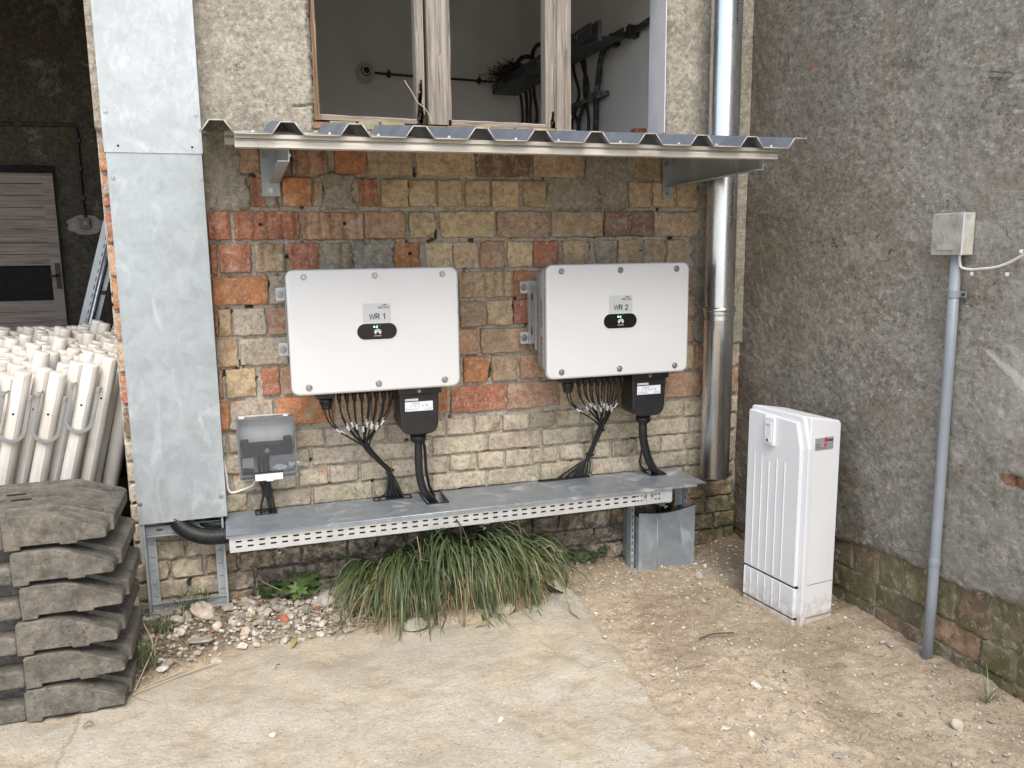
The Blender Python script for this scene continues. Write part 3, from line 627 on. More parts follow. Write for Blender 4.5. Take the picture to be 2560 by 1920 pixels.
def m_plinth():
    t=NT('mossy_brick'); c=t.col(); o=t.mix(t.ramp(t.noise(22,6,.65),.35,.65),t.mix(.6,c,(.05,.045,.03)),c)
    o=t.mix(t.ramp(t.noise(8,6,.7,dist=.4),.44,.60,0,.75),o,(.085,.075,.022)); o=t.mix(t.ramp(t.noise(12,6,.7),.55,.68,0,.6),o,(.045,.06,.03)); o=t.mix(t.ramp(t.noise(26,7,.76),.55,.65,0,.75),o,(.42,.37,.28)); o=t.mix(t.ramp(t.noise(60,4,.8),.62,.7,0,.7),o,(.5,.48,.4))
    t.base(o); t.rough(.92); t.bump(t.noise(120,5,.7),.6,.004); t.bump(t.noise(30,4),.5,.008); return t.m
right_wall()
# ================================================================ canopy over the equipment
def canopy():
    t=thing('canopy','low canopy of slate grey corrugated sheet on galvanised brackets under the window','canopy',(.98,0,1.8))
    pitch=.2057; x0=-.0355-pitch/2; prof=[]   # (x,z) across; valley at 0, crest at .037
    prof.append((-.088,.004))
    for k in range(11):
        c=-.0355+pitch*k
        for dx,z in ((-.048,0),(-.021,.037),(.021,.037),(.048,0)):
            if -.085<c+dx<2.05: prof.append((c+dx,z))
    prof.append((2.052,.036))
    def surf(x,z,y,k): return (x,y,1.8425+.138*(y+.765)+z+k)
    m=MB(); n=len(prof); ys=[-.765,-.5,-.25,-.004]
    V=[];F=[]
    for s in (0,-.0022):
        for y in ys:
            for (x,z) in prof: V.append(surf(x,z+.0015*math.sin(x*31+y*4),y,s))
    r=len(ys)
    for i in range(r-1):
        for j in range(n-1):
            a=i*n+j; F.append((a,a+1,a+n+1,a+n)); b=(r+i)*n+j; F.append((b,b+n,b+n+1,b+1))
    for j in range(n-1): F.append((j,r*n+j,r*n+j+1,j+1)); a=(r-1)*n+j; F.append((a,a+1,r*n+a+1,r*n+a))
    for i in range(r-1):
        F.append((i*n,(i+1)*n,(r+i+1)*n,(r+i)*n)); F.append((i*n+n-1,(r+i)*n+n-1,(r+i+1)*n+n-1,(i+1)*n+n-1))
    m.add(V,F); sh=m.build('roof_sheet',SHEET,t)
    # torn pale front edge of the sheet
    m=MB()
    for j in range(n-1):
        (xa,za),(xb,zb)=prof[j],prof[j+1]
        m.tube([surf(xa,za-.0012,-.7665,0),surf(xb,zb-.0012,-.7665,0)],.0021,6)
    m.build('cut_edge',SHEETU,sh)
    m=MB()
    for k in range(10):
        x=-.0355+pitch*(k+.5)+.03*math.sin(k*2.1)
        if 0<x<1.95: z=1.8425+.138*(.03)+.0; m=MB(); m.cyl((x,-.735,z+.001),(x,-.735,z+.004),.006,8); m.cyl((x,-.735,z+.004),(x,-.735,z+.008),.003,8); m.build('roofing_screw',SLEEVE,sh)

    def rail(y,xa,xb,zt,h):
        m=MB(); p=[(y-.020,zt),(y-.020,zt-.013),(y-.009,zt-.014),(y-.009,zt-.0195),(y-.021,zt-.0205),(y-.021,zt-h),(y+.02,zt-h),(y+.02,zt)]
        m.prism(p,0,xa,xb); return m.build('support_rail',RAIL,t,bevel=.0012)
    rail(-.72,.012,1.948,1.8435,.040); rail(-.40,-.018,1.93,1.8905,.042); rail(-.12,-.01,1.93,1.929,.042)
    def bracket(x,pl):
        # pressed cantilever arm: flanged web on a wall plate
        m=MB(); yz=[(-.004,1.895),(-.712,1.800),(-.712,1.760),(-.004,1.737)]
        zt=lambda y:1.805+.138*(y+.72)-.003; tip=-.715
        web=[(-.006,zt(-.006)),(tip,zt(tip)),(tip,zt(tip)-.037),(-.006,1.748)]
        m.prism(web,0,x-.0015,x+.0015)
        mid=[(-.006,(zt(-.006)+1.748)/2+.012),(tip,zt(tip)-.014),(tip,zt(tip)-.022),(-.006,(zt(-.006)+1.748)/2-.012)]
        m.prism(mid,0,x+.0015,x+.006)
        m.prism([(-.006,zt(-.006)+.001),(tip,zt(tip)+.001),(tip,zt(tip)-.0015),(-.006,zt(-.006)-.0015)],0,x-.036,x-.0016)
        m.prism([(-.006,1.7505),(tip,zt(tip)-.0345),(tip,zt(tip)-.037),(-.006,1.748)],0,x-.036,x-.0016)
        m.box((x-.036,tip,zt(tip)-.009),(x-.034,-.006,zt(tip)+.0008)) if False else None
        b=m.build('bracket',GALV,t,bevel=.0006)
        MB().plate(rrect(x-pl,x+.002,1.698,1.905,.005),[],1,-.017,-.011).build('wall_plate',GALV,b,bevel=.001)
        for z,bx in ((1.853,x-pl+.012),(1.720,x-pl*.5)):
            mm=MB(); mm.cyl((bx,-.017,z),(bx,-.020,z),.0105,16); mm.cyl((bx,-.020,z),(bx,-.027,z),.0075,6); mm.build('bolt',STEEL,b)
    bracket(.172,.066); bracket(1.902,.047)
canopy()
# ================================================================ downpipe
def downpipe():
    t=thing('downpipe','shiny zinc downpipe in the corner ending above the ground','downpipe',(2.085,-.15,.41))
    top=4.0
    def pos(z): return (2.083-.002*(z-.41),-.15,z)
    def ring(z,r): return pos(z),r
    m=MB(); p=[];rr=[]
    for z,r in ((.408,.0645),(.409,.0665),(1.168,.0665),(1.175,.0700),(1.182,.0705),(1.194,.0705),(1.20,.0695),(1.204,.0695)): p.append(pos(z)); rr.append(r)
    m.tube(p,rr,48,cap=False); 
    m.tube([pos(.4085),pos(1.1)],[.0650,.0650],48,cap=False); m.build('lower_pipe',ZINC,t)
    m=MB(); m.tube([pos(1.15),pos(2.2),pos(top)],[.0665,.0672,.0672],48,cap=False); m.build('upper_pipe',ZINC,t)
    m=MB(); m.tube([pos(1.188),pos(1.1885),pos(1.207),pos(1.2075)],[.0708,.0735,.0735,.0708],48,cap=False); m.build('collar',ZINC,t)
    m=MB(); n=Vector((.16,-.987,0)); sd=Vector((.987,.16,0))
    for za,k in ((1.57,17),(2.42,9)):
        for i in range(k):
            c=Vector(pos(za+.0115*i))+n*.0676; w=.0035 if i%3 else .0022; h=.0036
            m.add([c-sd*w-Vector((0,0,h)),c+sd*w-Vector((0,0,h)),c+sd*w+Vector((0,0,h)),c-sd*w+Vector((0,0,h))],[(0,1,2,3)])
    m.build('printed_lettering',INK,t)
downpipe()
# ================================================================ metal riser duct and its ladder, left
def riser():
    t=thing('cable_duct','tall galvanised sheet metal duct covering a cable ladder beside the doorway','cable duct',(-.27,-.06,0))
    y=-.105
    def cover(name,za,zb,yy,mat,x0=-.428,x1=-.104,wid=0):
        m=MB(); m.plate(rrect(x0-wid,x1+wid,za,zb,.004),[],1,yy-.0016,yy)
        m.box((x1+wid-.0016,yy+.0002,za),(x1+wid,-.012,zb)); m.box((x0-wid,yy+.0002,za),(x0-wid+.0016,-.012,zb)); return m.build(name,mat,t)
    cu=cover('upper_cover',1.845,3.4,y-.003,GALV2,wid=.0045); cl=cover('lower_cover',.447,1.87,y,GALV)
    def screw(x,z,yy,par):
        m=MB(); m.cyl((x,yy,z),(x,yy-.002,z),.0085,14); m.cyl((x,yy-.002,z),(x,yy-.0045,z),.006,14,.0045); m.cyl((x,yy-.0044,z),(x,yy-.0052,z),.0018,6); m.build('screw',STEEL,par)
    for x,z,p,yy in ((-.418,1.985,cu,y-.0046),(-.114,1.985,cu,y-.0046),(-.411,1.755,cl,y-.0016),(-.112,1.755,cl,y-.0016),(-.418,.53,cl,y-.0016),(-.122,.53,cl,y-.0016)): screw(x,z,yy,p)
    m=MB()
    for x,z in ((-.385,1.868),(-.135,1.868)): m=MB(); m.cyl((x,y-.0047,z),(x,y-.0052,z),.0042,12); m.build('screw_hole',DARK,cu)
    for x in (-.418,-.120):
        m=MB(); holes=[]
        z=.05
        while z<.46:
            for dy in (-.070,-.035): pass
            z+=.05
        s=1 if x<-.3 else -1
        # channel rail: face plate with punched holes plus edge flange
        hs=[rrect(xx-.003,xx+.003,zz-.003,zz+.003,.0028,3) for zz in np.arange(.07,.44,.055) for xx in ((x+s*.020),(x+s*.030))]
        m.plate([(min(x+s*.008,x+s*.040),-.03),(max(x+s*.008,x+s*.040),-.03),(max(x+s*.008,x+s*.040),.455),(min(x+s*.008,x+s*.040),.455)],hs,1,-.052,-.050)
        m.box((min(x,x+s*.0079),-.098,-.04),(max(x,x+s*.0079),-.040,.46)); m.build('ladder_rail',GALV,t,bevel=.0008)
    MB().box((-.430,-.099,.28),(-.4185,-.050,.447)).build('rail_splice',GALV,t,bevel=.001)
    for z in (.405,.085):
        m=MB(); h=[rrect(x-.012,x+.012,z-.005,z+.005,.003,3) for x in (-.36,-.305,-.25,-.195)]
        m.plate([(-.4095,z-.016),(-.1285,z-.016),(-.1285,z+.016),(-.4095,z+.016)],h,1,-.062,-.060); m.box((-.4095,-.086,z-.019),(-.1285,-.060,z-.0165)); m.box((-.4095,-.075,z+.0165),(-.1285,-.060,z+.019)); m.build('rung',GALV,t)
riser()
def corrugated(name,label,pts,r,grp):
    P=bez(pts,150); p=[];rr=[]
    L=0; 
    for i,q in enumerate(P):
        if i: L+=(P[i]-P[i-1]).length
        p.append(q); rr.append(r*(1.0 if (L/.0085)%1<.55 else .90))
    m=MB(); m.tube(p,rr,20); o=m.build(name,m_ribbed,None,smooth_all=True); tag(o,label,'conduit',grp)
m_ribbed=CABLE
def dense(pts,n): return pts
def corr(label,pts,r):
    P=bez(pts,60); # resample evenly
    d=[0]
    for a,b in zip(P[:-1],P[1:]): d.append(d[-1]+(b-a).length)
    tot=d[-1]; step=.0023; k=int(tot/step); Q=[];rr=[]
    for i in range(k+1):
        s=tot*i/k; j=min(np.searchsorted(d,s,'right')-1,len(P)-2); u=(s-d[j])/max(1e-9,d[j+1]-d[j]); Q.append(P[j].lerp(P[j+1],u)); rr.append(r*(1,.985,.90,.985)[i%4] if True else r)
    m=MB(); m.tube(Q,rr,22); o=m.build('corrugated_conduit',CABLE,None); tag(o,label,'conduit','corrugated conduits between duct and tray')
corr('front black corrugated conduit sagging from the metal duct into the cable tray',[(-.305,-.066,.55),(-.298,-.075,.455),(-.262,-.095,.405),(-.19,-.125,.378),(-.10,-.135,.375),(-.03,-.135,.377)],.032)
corr('rear black corrugated conduit half hidden behind the front one',[(-.222,-.034,.55),(-.215,-.036,.45),(-.185,-.045,.412),(-.13,-.058,.400),(-.03,-.062,.398)],.028)
# ================================================================ cable tray with lid
LIDZ=.430
SLOTS=[(.006,.086,-.085,-.020),(.490,.648,-.064,-.020),(.692,.782,-.186,-.020),(1.244,1.492,-.034,-.016),(1.768,1.845,-.120,-.018)]
def tray():
    t=thing('cable_tray','long galvanised cable tray with slotted side and sheet lid along the wall','cable tray',(.92,-.15,.35))
    out=[(-.108,-.300),(1.950,-.296),(1.936,-.0135),(-.112,-.0135)]
    m=MB(); m.plate(out,[rrect(a,b,c,d,.007,3) for a,b,c,d in SLOTS],2,LIDZ-.0025,LIDZ); m.box((-.108,-.3022,LIDZ-.012),(1.90,-.3001,LIDZ-.0008)); m.tube([(-.108,-.3015,LIDZ-.002),(1.949,-.2975,LIDZ-.002)],.0028,8)
    lid=m.build('lid',m_galv('lid_galvanised',(.30,.335,.38),.6,.42,.6,(7,7,7),.4,.5),t)
    for a,b,c,d in SLOTS:
        m=MB(); o=rrect(a-.004,b+.004,c-.004,d+.004,.010,3); i=rrect(a+.002,b-.002,c+.002,d-.002,.006,3); m.plate(o,[i],2,LIDZ+.0003,LIDZ+.0042); m.build('edge_trim',BLACK,lid)
    m=MB()
    for x,y in ((1.74,-.225),(1.735,-.03),(.1,-.26)): m=MB(); m.cyl((x,y,LIDZ),(x,y,LIDZ+.003),.006,10); m.build('lid_screw',STEEL,lid)
    def side(name,x0,x1,y,slots,mat):
        zt,zb=.4165,.357; hs=[]
        x=x0+.034
        while x<x1-.02:
            if slots(x):
                for zc in (.398,.378): hs.append(rrect(x-.0115,x+.0115,zc-.0036,zc+.0036,.0034,4))
            x+=.0425
        m=MB(); m.plate([(x0,zb),(x1,zb),(x1,zt),(x0,zt)],hs,1,y-.0015,y); return m.build(name,mat,t)
    side('slotted_side',-.098,1.655,-.2895,lambda x:True,TRAYW)
    m=MB(); m.box((-.098,-.2885,.3555),(1.782,-.02,.3568)); m.box((-.098,-.02,.3568),(1.782,-.0185,.4165)); m.build('tray_floor',GALV,t)
    s=side('splice_plate',1.6565,1.782,-.2885,lambda x:x>1.735,TRAYW)
    m=MB()
    for x in (1.648,1.681):
        m.cyl((x,-.2885 if x>1.655 else -.291,.3985),(x,-.297,.3985),.0075,14); m.cyl((x,-.297,.3985),(x,-.2995,.3985),.005,10)
    m.build('coach_bolt',STEEL,s)
    m=MB()
    for x in (1.612,1.630,1.700,1.716):
        for z in (.399,.378): m.box((x-.003,-.2925,z-.003),(x+.004,-.2906,z+.003))
    m.build('punched_slot',DARK,s)
    MB().box((-.0995,-.288,.350),(-.0982,-.03,.4162)).build('end_gap',DARK,t)
    for x in (.078,.905,1.750):
        m=MB(); yf=-.290
        m.prism([(-.012,.3553),(yf,.3553),(yf,.337),(-.012,.300)],0,x-.002,x); m.box((x-.0001,yf,.3528),(x+.026,-.012,.3552)); m.prism([(-.012,.300),(yf,.337),(yf,.3345),(-.012,.2975)],0,x-.002,x+.010) ; m.box((x-.002,yf,.328),(x+.0005,yf+.004,.3552))
        m.build('support_bracket',GALV,t)
tray()
# ================================================================ floor duct under the tray end
def floor_duct():
    t=thing('floor_duct','short galvanised duct rising from the dirt to the right end of the tray','cable duct',(1.81,-.17,0))
    y=-.185; m=MB()
    xs=np.linspace(1.672,1.962,24); V=[];F=[]
    for yy in (y-.0015,y):
        for x in xs:
            u=(x-1.672)/.29; V.append((x,yy,-.04)); V.append((x,yy,.283+.012*u-.018*math.sin(u*math.pi)))
    n=len(xs)
    for i in range(n-1):
        a=2*i; F.append((a,a+2,a+3,a+1)); b=2*n+a; F.append((b,b+1,b+3,b+2)); F.append((a+1,a+3,b+3,b+1)); F.append((a,b,b+2,a+2))
    F.append((0,1,2*n+1,2*n)); F.append((2*n-2,4*n-2,4*n-1,2*n-1))
    m.add(V,F); m.box((1.672,y+.0002,-.04),(1.6735,-.02,.26)); m.box((1.9605,y+.0002,-.04),(1.962,-.02,.26)); c=m.build('front_cover',m_galv('duct_galvanised',(.35,.39,.43),.35,.42,.6,(12,12,5),.5,.2),t)
    m=MB(); m.tube([(x,y-.001,.2835+.012*(x-1.672)/.29-.018*math.sin((x-1.672)/.29*math.pi)) for x in xs],.0032,6); m.build('edge_trim',BLACK,c)
    m=MB(); m.tube([(1.768,y-.0012,-.03),(1.768,y-.0012,.265)],.0022,6); m.build('fold_line',GALV,c)
    for x,zt in ((1.652,.353),(1.925,.4265)):
        m=MB(); hs=[rrect(x+.003+dx,x+.008+dx,z-.009,z+.009,.002,3) for z in np.arange(.03,zt-.02,.032) for dx in (0,)]
        m.plate([(x,-.05),(x+.012,-.05),(x+.012,zt),(x,zt)],hs,1,-.150,-.148); m.box((x+.0121,-.150,-.05),(x+.014,-.105,zt)); m.box((x-.002,-.150,-.05),(x-.0001,-.105,zt)); m.build('ladder_rail',GALV,t)
    m=MB(); m.plate(rrect(1.885,1.924,.28,.4265,.002),[rrect(1.9,1.904,z-.004,z+.004,.0015,3) for z in (.31,.34,.37,.40)],1,-.132,-.130); m.cyl((1.905,-.132,.385),(1.905,-.137,.385),.005,10); m.build('rail_face',GALV,t)
    m=MB(); m.tube(bez([(1.86,-.07,-.05),(1.865,-.085,.2),(1.84,-.12,.33),(1.79,-.13,.385),(1.70,-.12,.39)]),.024,14); tag(m.build('power_cable',CABLE),'thick black cable bending up from the floor duct into the tray end','cable')
floor_duct()
# ================================================================ inverters
def screwhead(par,x,y,z,r=.0105):
    m=MB(); m.cyl((x,y,z),(x,y-.0012,z),r*1.25,20); m.cyl((x,y-.0012,z),(x,y-.0055,z),r*.86,20,r*.62); m.cyl((x,y-.0054,z),(x,y-.0058,z),r*.28,6); return m.build('screw',STEEL,par,local=True)
def rbox_xz(m,x0,x1,z0,z1,r,ya,yb,inset=0,n=6):
    m.prism(rrect(x0,x1,z0,z1,r,n),1,yb,ya,smooth=True)
def petals(M,par,mat,s):
    m=MB()
    for i,(ang,ln,w) in enumerate(((8,1.,.20),(33,.98,.20),(58,.86,.18),(82,.62,.14))):
        for sg in (1,-1):
            a=R(ang)*sg; pts=[]
            r0=.30
            for k in range(14):
                u=2*math.pi*k/14; l=r0+(ln-r0)*(.5-.5*math.cos(u)); ww=w*math.sin(u)*(.55+.45*(.5-.5*math.cos(u)))
                px=math.sin(a)*l+math.cos(a)*ww; pz=math.cos(a)*l-math.sin(a)*ww; pts.append((px*s,pz*s-.35*s*0))
            m.plate(pts,[],1,-.0006,0)
    o=m.build('emblem',mat,par,local=True); o.data.transform(M); return o
def inverter(cx,num,label):
    L=(cx,0,.944); t=thing('solar_inverter',label,'inverter',L,0,'white inverters on the brick wall')
    hw=.3275; h=.473; zc=h/2
    m=MB(); yb=-.300
    # front cover: rounded rectangle with softened front edge
    loops=[]
    for ins,y in ((0,-.272),(0,-.290),(.0015,-.2955),(.005,-.2992),(.010,-.3005)): loops.append([(p[0],y,p[1]) for p in rrect(-hw+ins,hw-ins,0+ins,h-ins,.030-ins*.6,8)])
    n=len(loops[0]); V=[p for l in loops for p in l]; F=[]
    for i in range(len(loops)-1):
        for k in range(n): F.append((i*n+k,i*n+(k+1)%n,(i+1)*n+(k+1)%n,(i+1)*n+k))
    F2=[tuple(range((len(loops)-1)*n,len(loops)*n)),tuple(range(n-1,-1,-1))]
    m.add(V,F,True); m.f+=F2; m.sm+=[False,False]; cov=m.build('front_cover',WHITE,t,local=True)
    # cast housing behind, tapering towards the wall
    m=MB(); loops=[]
    for ins,y in ((.004,-.2718),(.004,-.25),(.012,-.20),(.022,-.125),(.045,-.118)): loops.append([(p[0],y,p[1]) for p in rrect(-hw+ins,hw-ins,.008+ins*.5,h-ins*.5,.045,8)])
    V=[p for l in loops for p in l]; F=[]
    for i in range(len(loops)-1):
        for k in range(n): F.append((i*n+k,(i+1)*n+k,(i+1)*n+(k+1)%n,i*n+(k+1)%n))
    m.add(V,F,True); m.f+=[tuple(range(n)),tuple(range(len(loops)*n-1,(len(loops)-1)*n-1,-1))]; m.sm+=[False,False]
    for k in range(13): x=-.24+.04*k; m.box((x-.003,-.118,.06),(x+.003,-.085,.42))
    hs_=m.build('housing',HOUSE,t,local=True)
    m=MB()
    for k,(za,zb,c) in enumerate(((.27,.33,0),(.215,.265,0),(.155,.175,1),(.135,.15,1),(.11,.13,0),(.085,.105,1),(.05,.08,0),(.02+.02,.045,0))):
        xx=-hw+.0085; m.box((xx-.0006+.006*0,-.222,za),(xx+.002,-.206,zb),col=((.25,.25,.26),(.45,.12,.10))[c])
    m.build('rating_label',m_vcol('printed_label',.5,.5,400),hs_,local=True,cols=True)
    for x in (-.263,.001,.263):
        for z in (.446,.030): screwhead(t,x,-.3005,z)
    # status window, emblem, lamps
    m=MB(); m.prism(rrect(.002-.076,.002+.076,.2035,.2645,.0300,10),1,-.3005,-.3022); m2=MB(); m2.plate(rrect(-.0775,.0815,.2005,.2675,.0332,10),[rrect(-.0742,.0782,.2033,.2647,.0302,10)],1,-.3023,-.3004); d=m.build('display_window',BLKG,t,local=True,bevel=.0006); m2.build('display_rim',WHITE,t,local=True)
    petals(Matrix.Translation((.004,-.3023,.2245)),d,LOGO,.0195)
    text_mesh('lettering','HUAWEI',.0072,LOGO,d,Matrix.Translation((.003,-.3024,.2165))@FRONT,ext=.0003)
    for i,x in enumerate((-.0085,.0015)):
        m=MB(); m.cyl((x,-.3022,.2515),(x,-.3031,.2515),.0030,12); m.build('status_light',LED,d,local=True)
    m=MB()
    for x in (-.0085,.0015,.0115):
        m.plate([(x-.0025,.2598),(x+.0025,.2598),(x,.2565)],[],1,-.3026,-.3021)
    m.build('symbol',BAIL,d,local=True)
    # sticker
    m=MB(); m.plate(rrect(-.050,.057,.2665,.341,.002),[],1,-.3012,-.3004); st=m.build('name_sticker',STICK,t,local=True)
    strokes('lettering','WR %d'%num,.0200,.0038,INK,st,.0055,-.3016,.2805)
    text_mesh('maker_lettering','BeSt.Tech',.0105,INK,st,Matrix.Translation((.030,-.3013,.3245))@FRONT,ext=.0002,off=.0002)
    m=MB(); m.plate([(.018,.3305),(.036,.337),(.052,.329),(.040,.333)],[],1,-.3016,-.3013); m.build('swoosh',INK,st,local=True)
    # underside: large gland, row of plug connectors
    m=MB(); m.box((-.235,-.236,-.012),(.085,-.15,.0075)); m.box((-.232,-.225,-.030),(-.160,-.170,-.0122)); u=m.build('connector_panel',BLACK,t,local=True,bevel=.002)
    m=MB(); m.cyl((-.194,-.198,-.030),(-.194,-.198,-.052),.026,20); m.cyl((-.194,-.198,-.052),(-.194,-.198,-.058),.026,20,.022); m.cyl((-.194,-.198,-.058),(-.194,-.198,-.075),.0225,10,.019); m.build('cable_gland',BLACK,t,local=True)
    for k in range(8):
        x=-.142+.0295*k; m=MB(); m.cyl((x,-.200,-.011),(x,-.200,-.050),.0082,10,.0075); m.cyl((x,-.200,-.050),(x,-.200,-.056),.0075,10,.005); m.cyl((x,-.175,-.011),(x,-.175,-.046),.0078,10); m.build('plug_connector',BLACK,t,local=True)
    # terminal cover
    m=MB(); x0,x1=.089,.244; z0=-.196
    pr=[]
    for p in rrect(x0,x1,z0,.0,.042,7):
        pr.append(p if p[1]<-.05 else (min(max(p[0],x0),x1),p[1]))
    q=[(x0+.004,-.004),(x0,-.10)]
    low=[(x0+.044-.044*math.cos(R(a)),z0+.044-.044*math.sin(R(a))) for a in range(0,91,15)]+[(x1-.044+.044*math.sin(R(a)),z0+.044-.044*math.cos(R(a))) for a in range(0,91,15)]
    poly=[(x0-.004,-.003)]+low+[(x1+.004,-.003)]
    m.prism(poly,1,-.128,-.252,smooth=False); tc=m.build('terminal_cover',BLACK,t,local=True,bevel=.006,seg=3)
    m=MB(); m.box((x0-.008,-.262,-.028),(x1+.013,-.13,-.002)); m.box((x0+.03,-.2575,-.034),(x1-.03,-.2523,-.0282)); m.build('hinge_lip',BLACK,tc,local=True,bevel=.002)
    screwhead(tc,.166,-.262,-.016,.0055)
    m=MB(); m.plate(rrect(x0+.020,x1-.022,-.098,-.060,.001),[],1,-.2532,-.2523); m.plate(rrect(x0+.021,x0+.074,-.0555,-.0475,.001),[],1,-.2532,-.2523); lb=m.build('wiring_label',LABELW,tc,local=True)
    text_mesh('lettering','L1   L2   L3   N   PE',.0088,INK,lb,Matrix.Translation((.1655,-.2534,-.0785))@FRONT,ext=.0002)
    m=MB()
    for z in (-.0735,-.0845): m.box((x0+.021,-.2536,z-.0003),(x1-.023,-.2531,z+.0003))
    for z,xa,xb in ((-.0655,.135,.170),(-.0695,.140,.165),(-.089,.112,.16),(-.0935,.112,.158),(-.089,.19,.219),(-.0935,.185,.219),(-.0515,.112,.158)): m.box((xa,-.2536,z-.0008),(xb,-.2531,z+.0008))
    m.build('small_print',BAIL,lb,local=True)
    m=MB(); gx=.171; m.cyl((gx,-.19,z0+.003),(gx,-.19,z0-.012),.031,24); m.cyl((gx,-.19,z0-.012),(gx,-.19,z0-.036),.034,10); m.cyl((gx,-.19,z0-.036),(gx,-.19,z0-.046),.031,20,.022); m.build('cable_gland',BLACK,t,local=True)
    # wall bracket: a flat steel frame with hooked ears
    m=MB(); ears=[(-hw-.0225+.005,.372),(-hw-.0225,.160)]
    def ear(x,z): m.plate(rrect(x-.005,x+.040,z-.026,z+.026,.006),[rrect(x+.010,x+.018,z-.004,z+.004,.0035)],1,-.046,-.043)
    bx=-hw+.034
    m.plate([(bx-.028,.125),(bx+.03,.125),(bx+.03,.395),(bx-.028,.395)],[rrect(bx-.012,bx-.004,.31,.345,.003),rrect(bx-.014,bx-.006,.15,.20,.003)],1,-.046,-.043)
    m.box((bx-.0285,-.075,.125),(bx-.0265,-.0465,.385)); m.box((bx+.0302,-.120,.10),(bx+.0325,-.043,.41)); m.box((bx-.006,-.0745,.10),(bx+.030,-.0725,.36))
    for z in (.372,.152): m.plate(rrect(bx-.062,bx-.0285,z-.026,z+.026,.006),[],1,-.046,-.043)
    m.box((bx-.03,-.0428,.36),(hw-.03,-.014,.40)); m.box((bx-.03,-.0428,.125),(hw-.03,-.014,.165))
    br=m.build('mounting_bracket',TRAYW,t,local=True)
    for z in (.372,.152):
        m=MB(); m.cyl((bx-.046,-.046,z),(bx-.046,-.0485,z),.0150,20); m.cyl((bx-.046,-.0485,z),(bx-.046,-.051,z),.0115,20); m.cyl((bx-.046,-.051,z),(bx-.046,-.060,z),.0085,6); m.build('bolt',STEEL,br,local=True)
    return t
inverter(.489,1,'white inverter marked WR 1 on the brick wall nearer the metal duct')
inverter(1.512,2,'white inverter marked WR 2 on the brick wall nearer the downpipe')
# ---- thin string cables
def strings(cx,node,tie,slot_x,slot_y,spread,lab,grp,inside,tag1,tie_labels):
    ends=[]
    k=0
    starts=[(-.203,-.204,-.072),(-.186,-.195,-.072)]+[(-.142+.0295*i,-.200-.0*i,-.053) for i in range(8)]+[(-.142+.0295*i,-.175,-.045) for i in range(0,8)]
    for i,(sx,sy,sz) in enumerate(starts):
        a=Vector((cx+sx,sy,.944+sz)); th=i*2.4; rr=.011*math.sqrt((i+.5)/18)
        o1=Vector((math.cos(th)*rr,math.sin(th)*rr,0)); th2=th+.6; o2=Vector((math.cos(th2)*rr,math.sin(th2)*rr*.9,0))
        nd=Vector(node)+o1*1.25; ti=Vector(tie)+o2
        u=(i*.618)%1; e=Vector((slot_x+spread*(u-.5),slot_y+.006*math.sin(i*3),LIDZ-.03))
        e0=Vector((e.x*.8+ti.x*.2+ (0),e.y*.8+ti.y*.2,LIDZ+.012))
        c1=a+Vector((0,.002,-.095-.02*((i*.37)%1))); c2=nd-(ti-nd).normalized()*.065
        cub=lambda t:a*((1-t)**3)+c1*(3*t*(1-t)**2)+c2*(3*t*t*(1-t))+nd*(t**3)
        P=bez([cub(q/6) for q in range(7)]+[nd.lerp(ti,.5)+Vector((.004*math.sin(th),0,.0)),ti,ti.lerp(e0,.5)+Vector((0.004*math.sin(i),-.003,0)),e0,e],66)
        m=MB(); m.tube(P,.0032,7); o=m.build('string_cable',CABLE); tag(o,lab,'cable',grp)
        # printed sleeve
        d=0; want=.085+.028*((i*.37)%1)+(.02 if i<2 else 0); Q=[]
        for p0,p1 in zip(P[:-1],P[1:]):
            l=(p1-p0).length
            if d<=want+.026 and d+l>=want: Q+= [p0.lerp(p1,max(0,(want-d)/l))] if not Q else []; Q.append(p0.lerp(p1,min(1,(want+.026-d)/l)))
            d+=l
        if len(Q)>1:
            mm=MB(); mm.tube(Q,.0043,8); s=mm.build('marker_sleeve',SLEEVE,o)
    for p,r,lb,dirv in tie_labels:
        m=MB(); p=Vector(p); ax=Vector(dirv).normalized(); a=ax.orthogonal().normalized(); b=ax.cross(a)
        ring=[p+(a*math.cos(2*math.pi*k/20)+b*math.sin(2*math.pi*k/20))*r for k in range(21)]
        m.tube(ring,.0024,6); h=p+Vector((r*.9,-r*.5,.004)); m.box((h.x-.004,h.y-.004,h.z-.004),(h.x+.006,h.y+.004,h.z+.004)); m.tube([h,h+Vector((.012,-.006,.010))],.0012,5)
        tag(m.build('cable_tie',BLACK),lb,'cable tie')
strings(.489,(.468,-.115,.668),(.556,-.062,.556),.585,-.042,.085,'thin black string cable with white marker sleeve below the inverter nearer the metal duct','string cables under the inverter nearer the metal duct',None,'',[((.556,-.062,.556),.0165,'black cable tie round the cable bundle under the inverter nearer the metal duct',(.5,.2,-.8))])
strings(1.512,(1.512,-.100,.662),(1.478,-.058,.540),1.40,-.026,.20,'thin black string cable with white marker sleeve below the inverter nearer the downpipe','string cables under the inverter nearer the downpipe',None,'',[((1.512,-.100,.662),.0180,'upper black cable tie on the cable bundle under the inverter nearer the downpipe',(.1,0,-1)),((1.478,-.058,.540),.0175,'lower black cable tie on the cable bundle under the inverter nearer the downpipe',(-.4,.2,-.8))])
def single(pts,r,name,label,cat='cable',mat=None,n=40,grp=None,seg=10):
    m=MB(); m.tube(bez(pts,n),r,seg); return tag(m.build(name,mat or CABLE),label,cat,grp)
single([(.660,-.19,.71),(.659,-.19,.66),(.661,-.185,.57),(.680,-.165,.490),(.715,-.14,.440),(.745,-.125,.40)],.0165,'power_cable','thick black power cable curving from the inverter nearer the metal duct into the tray lid',seg=16)
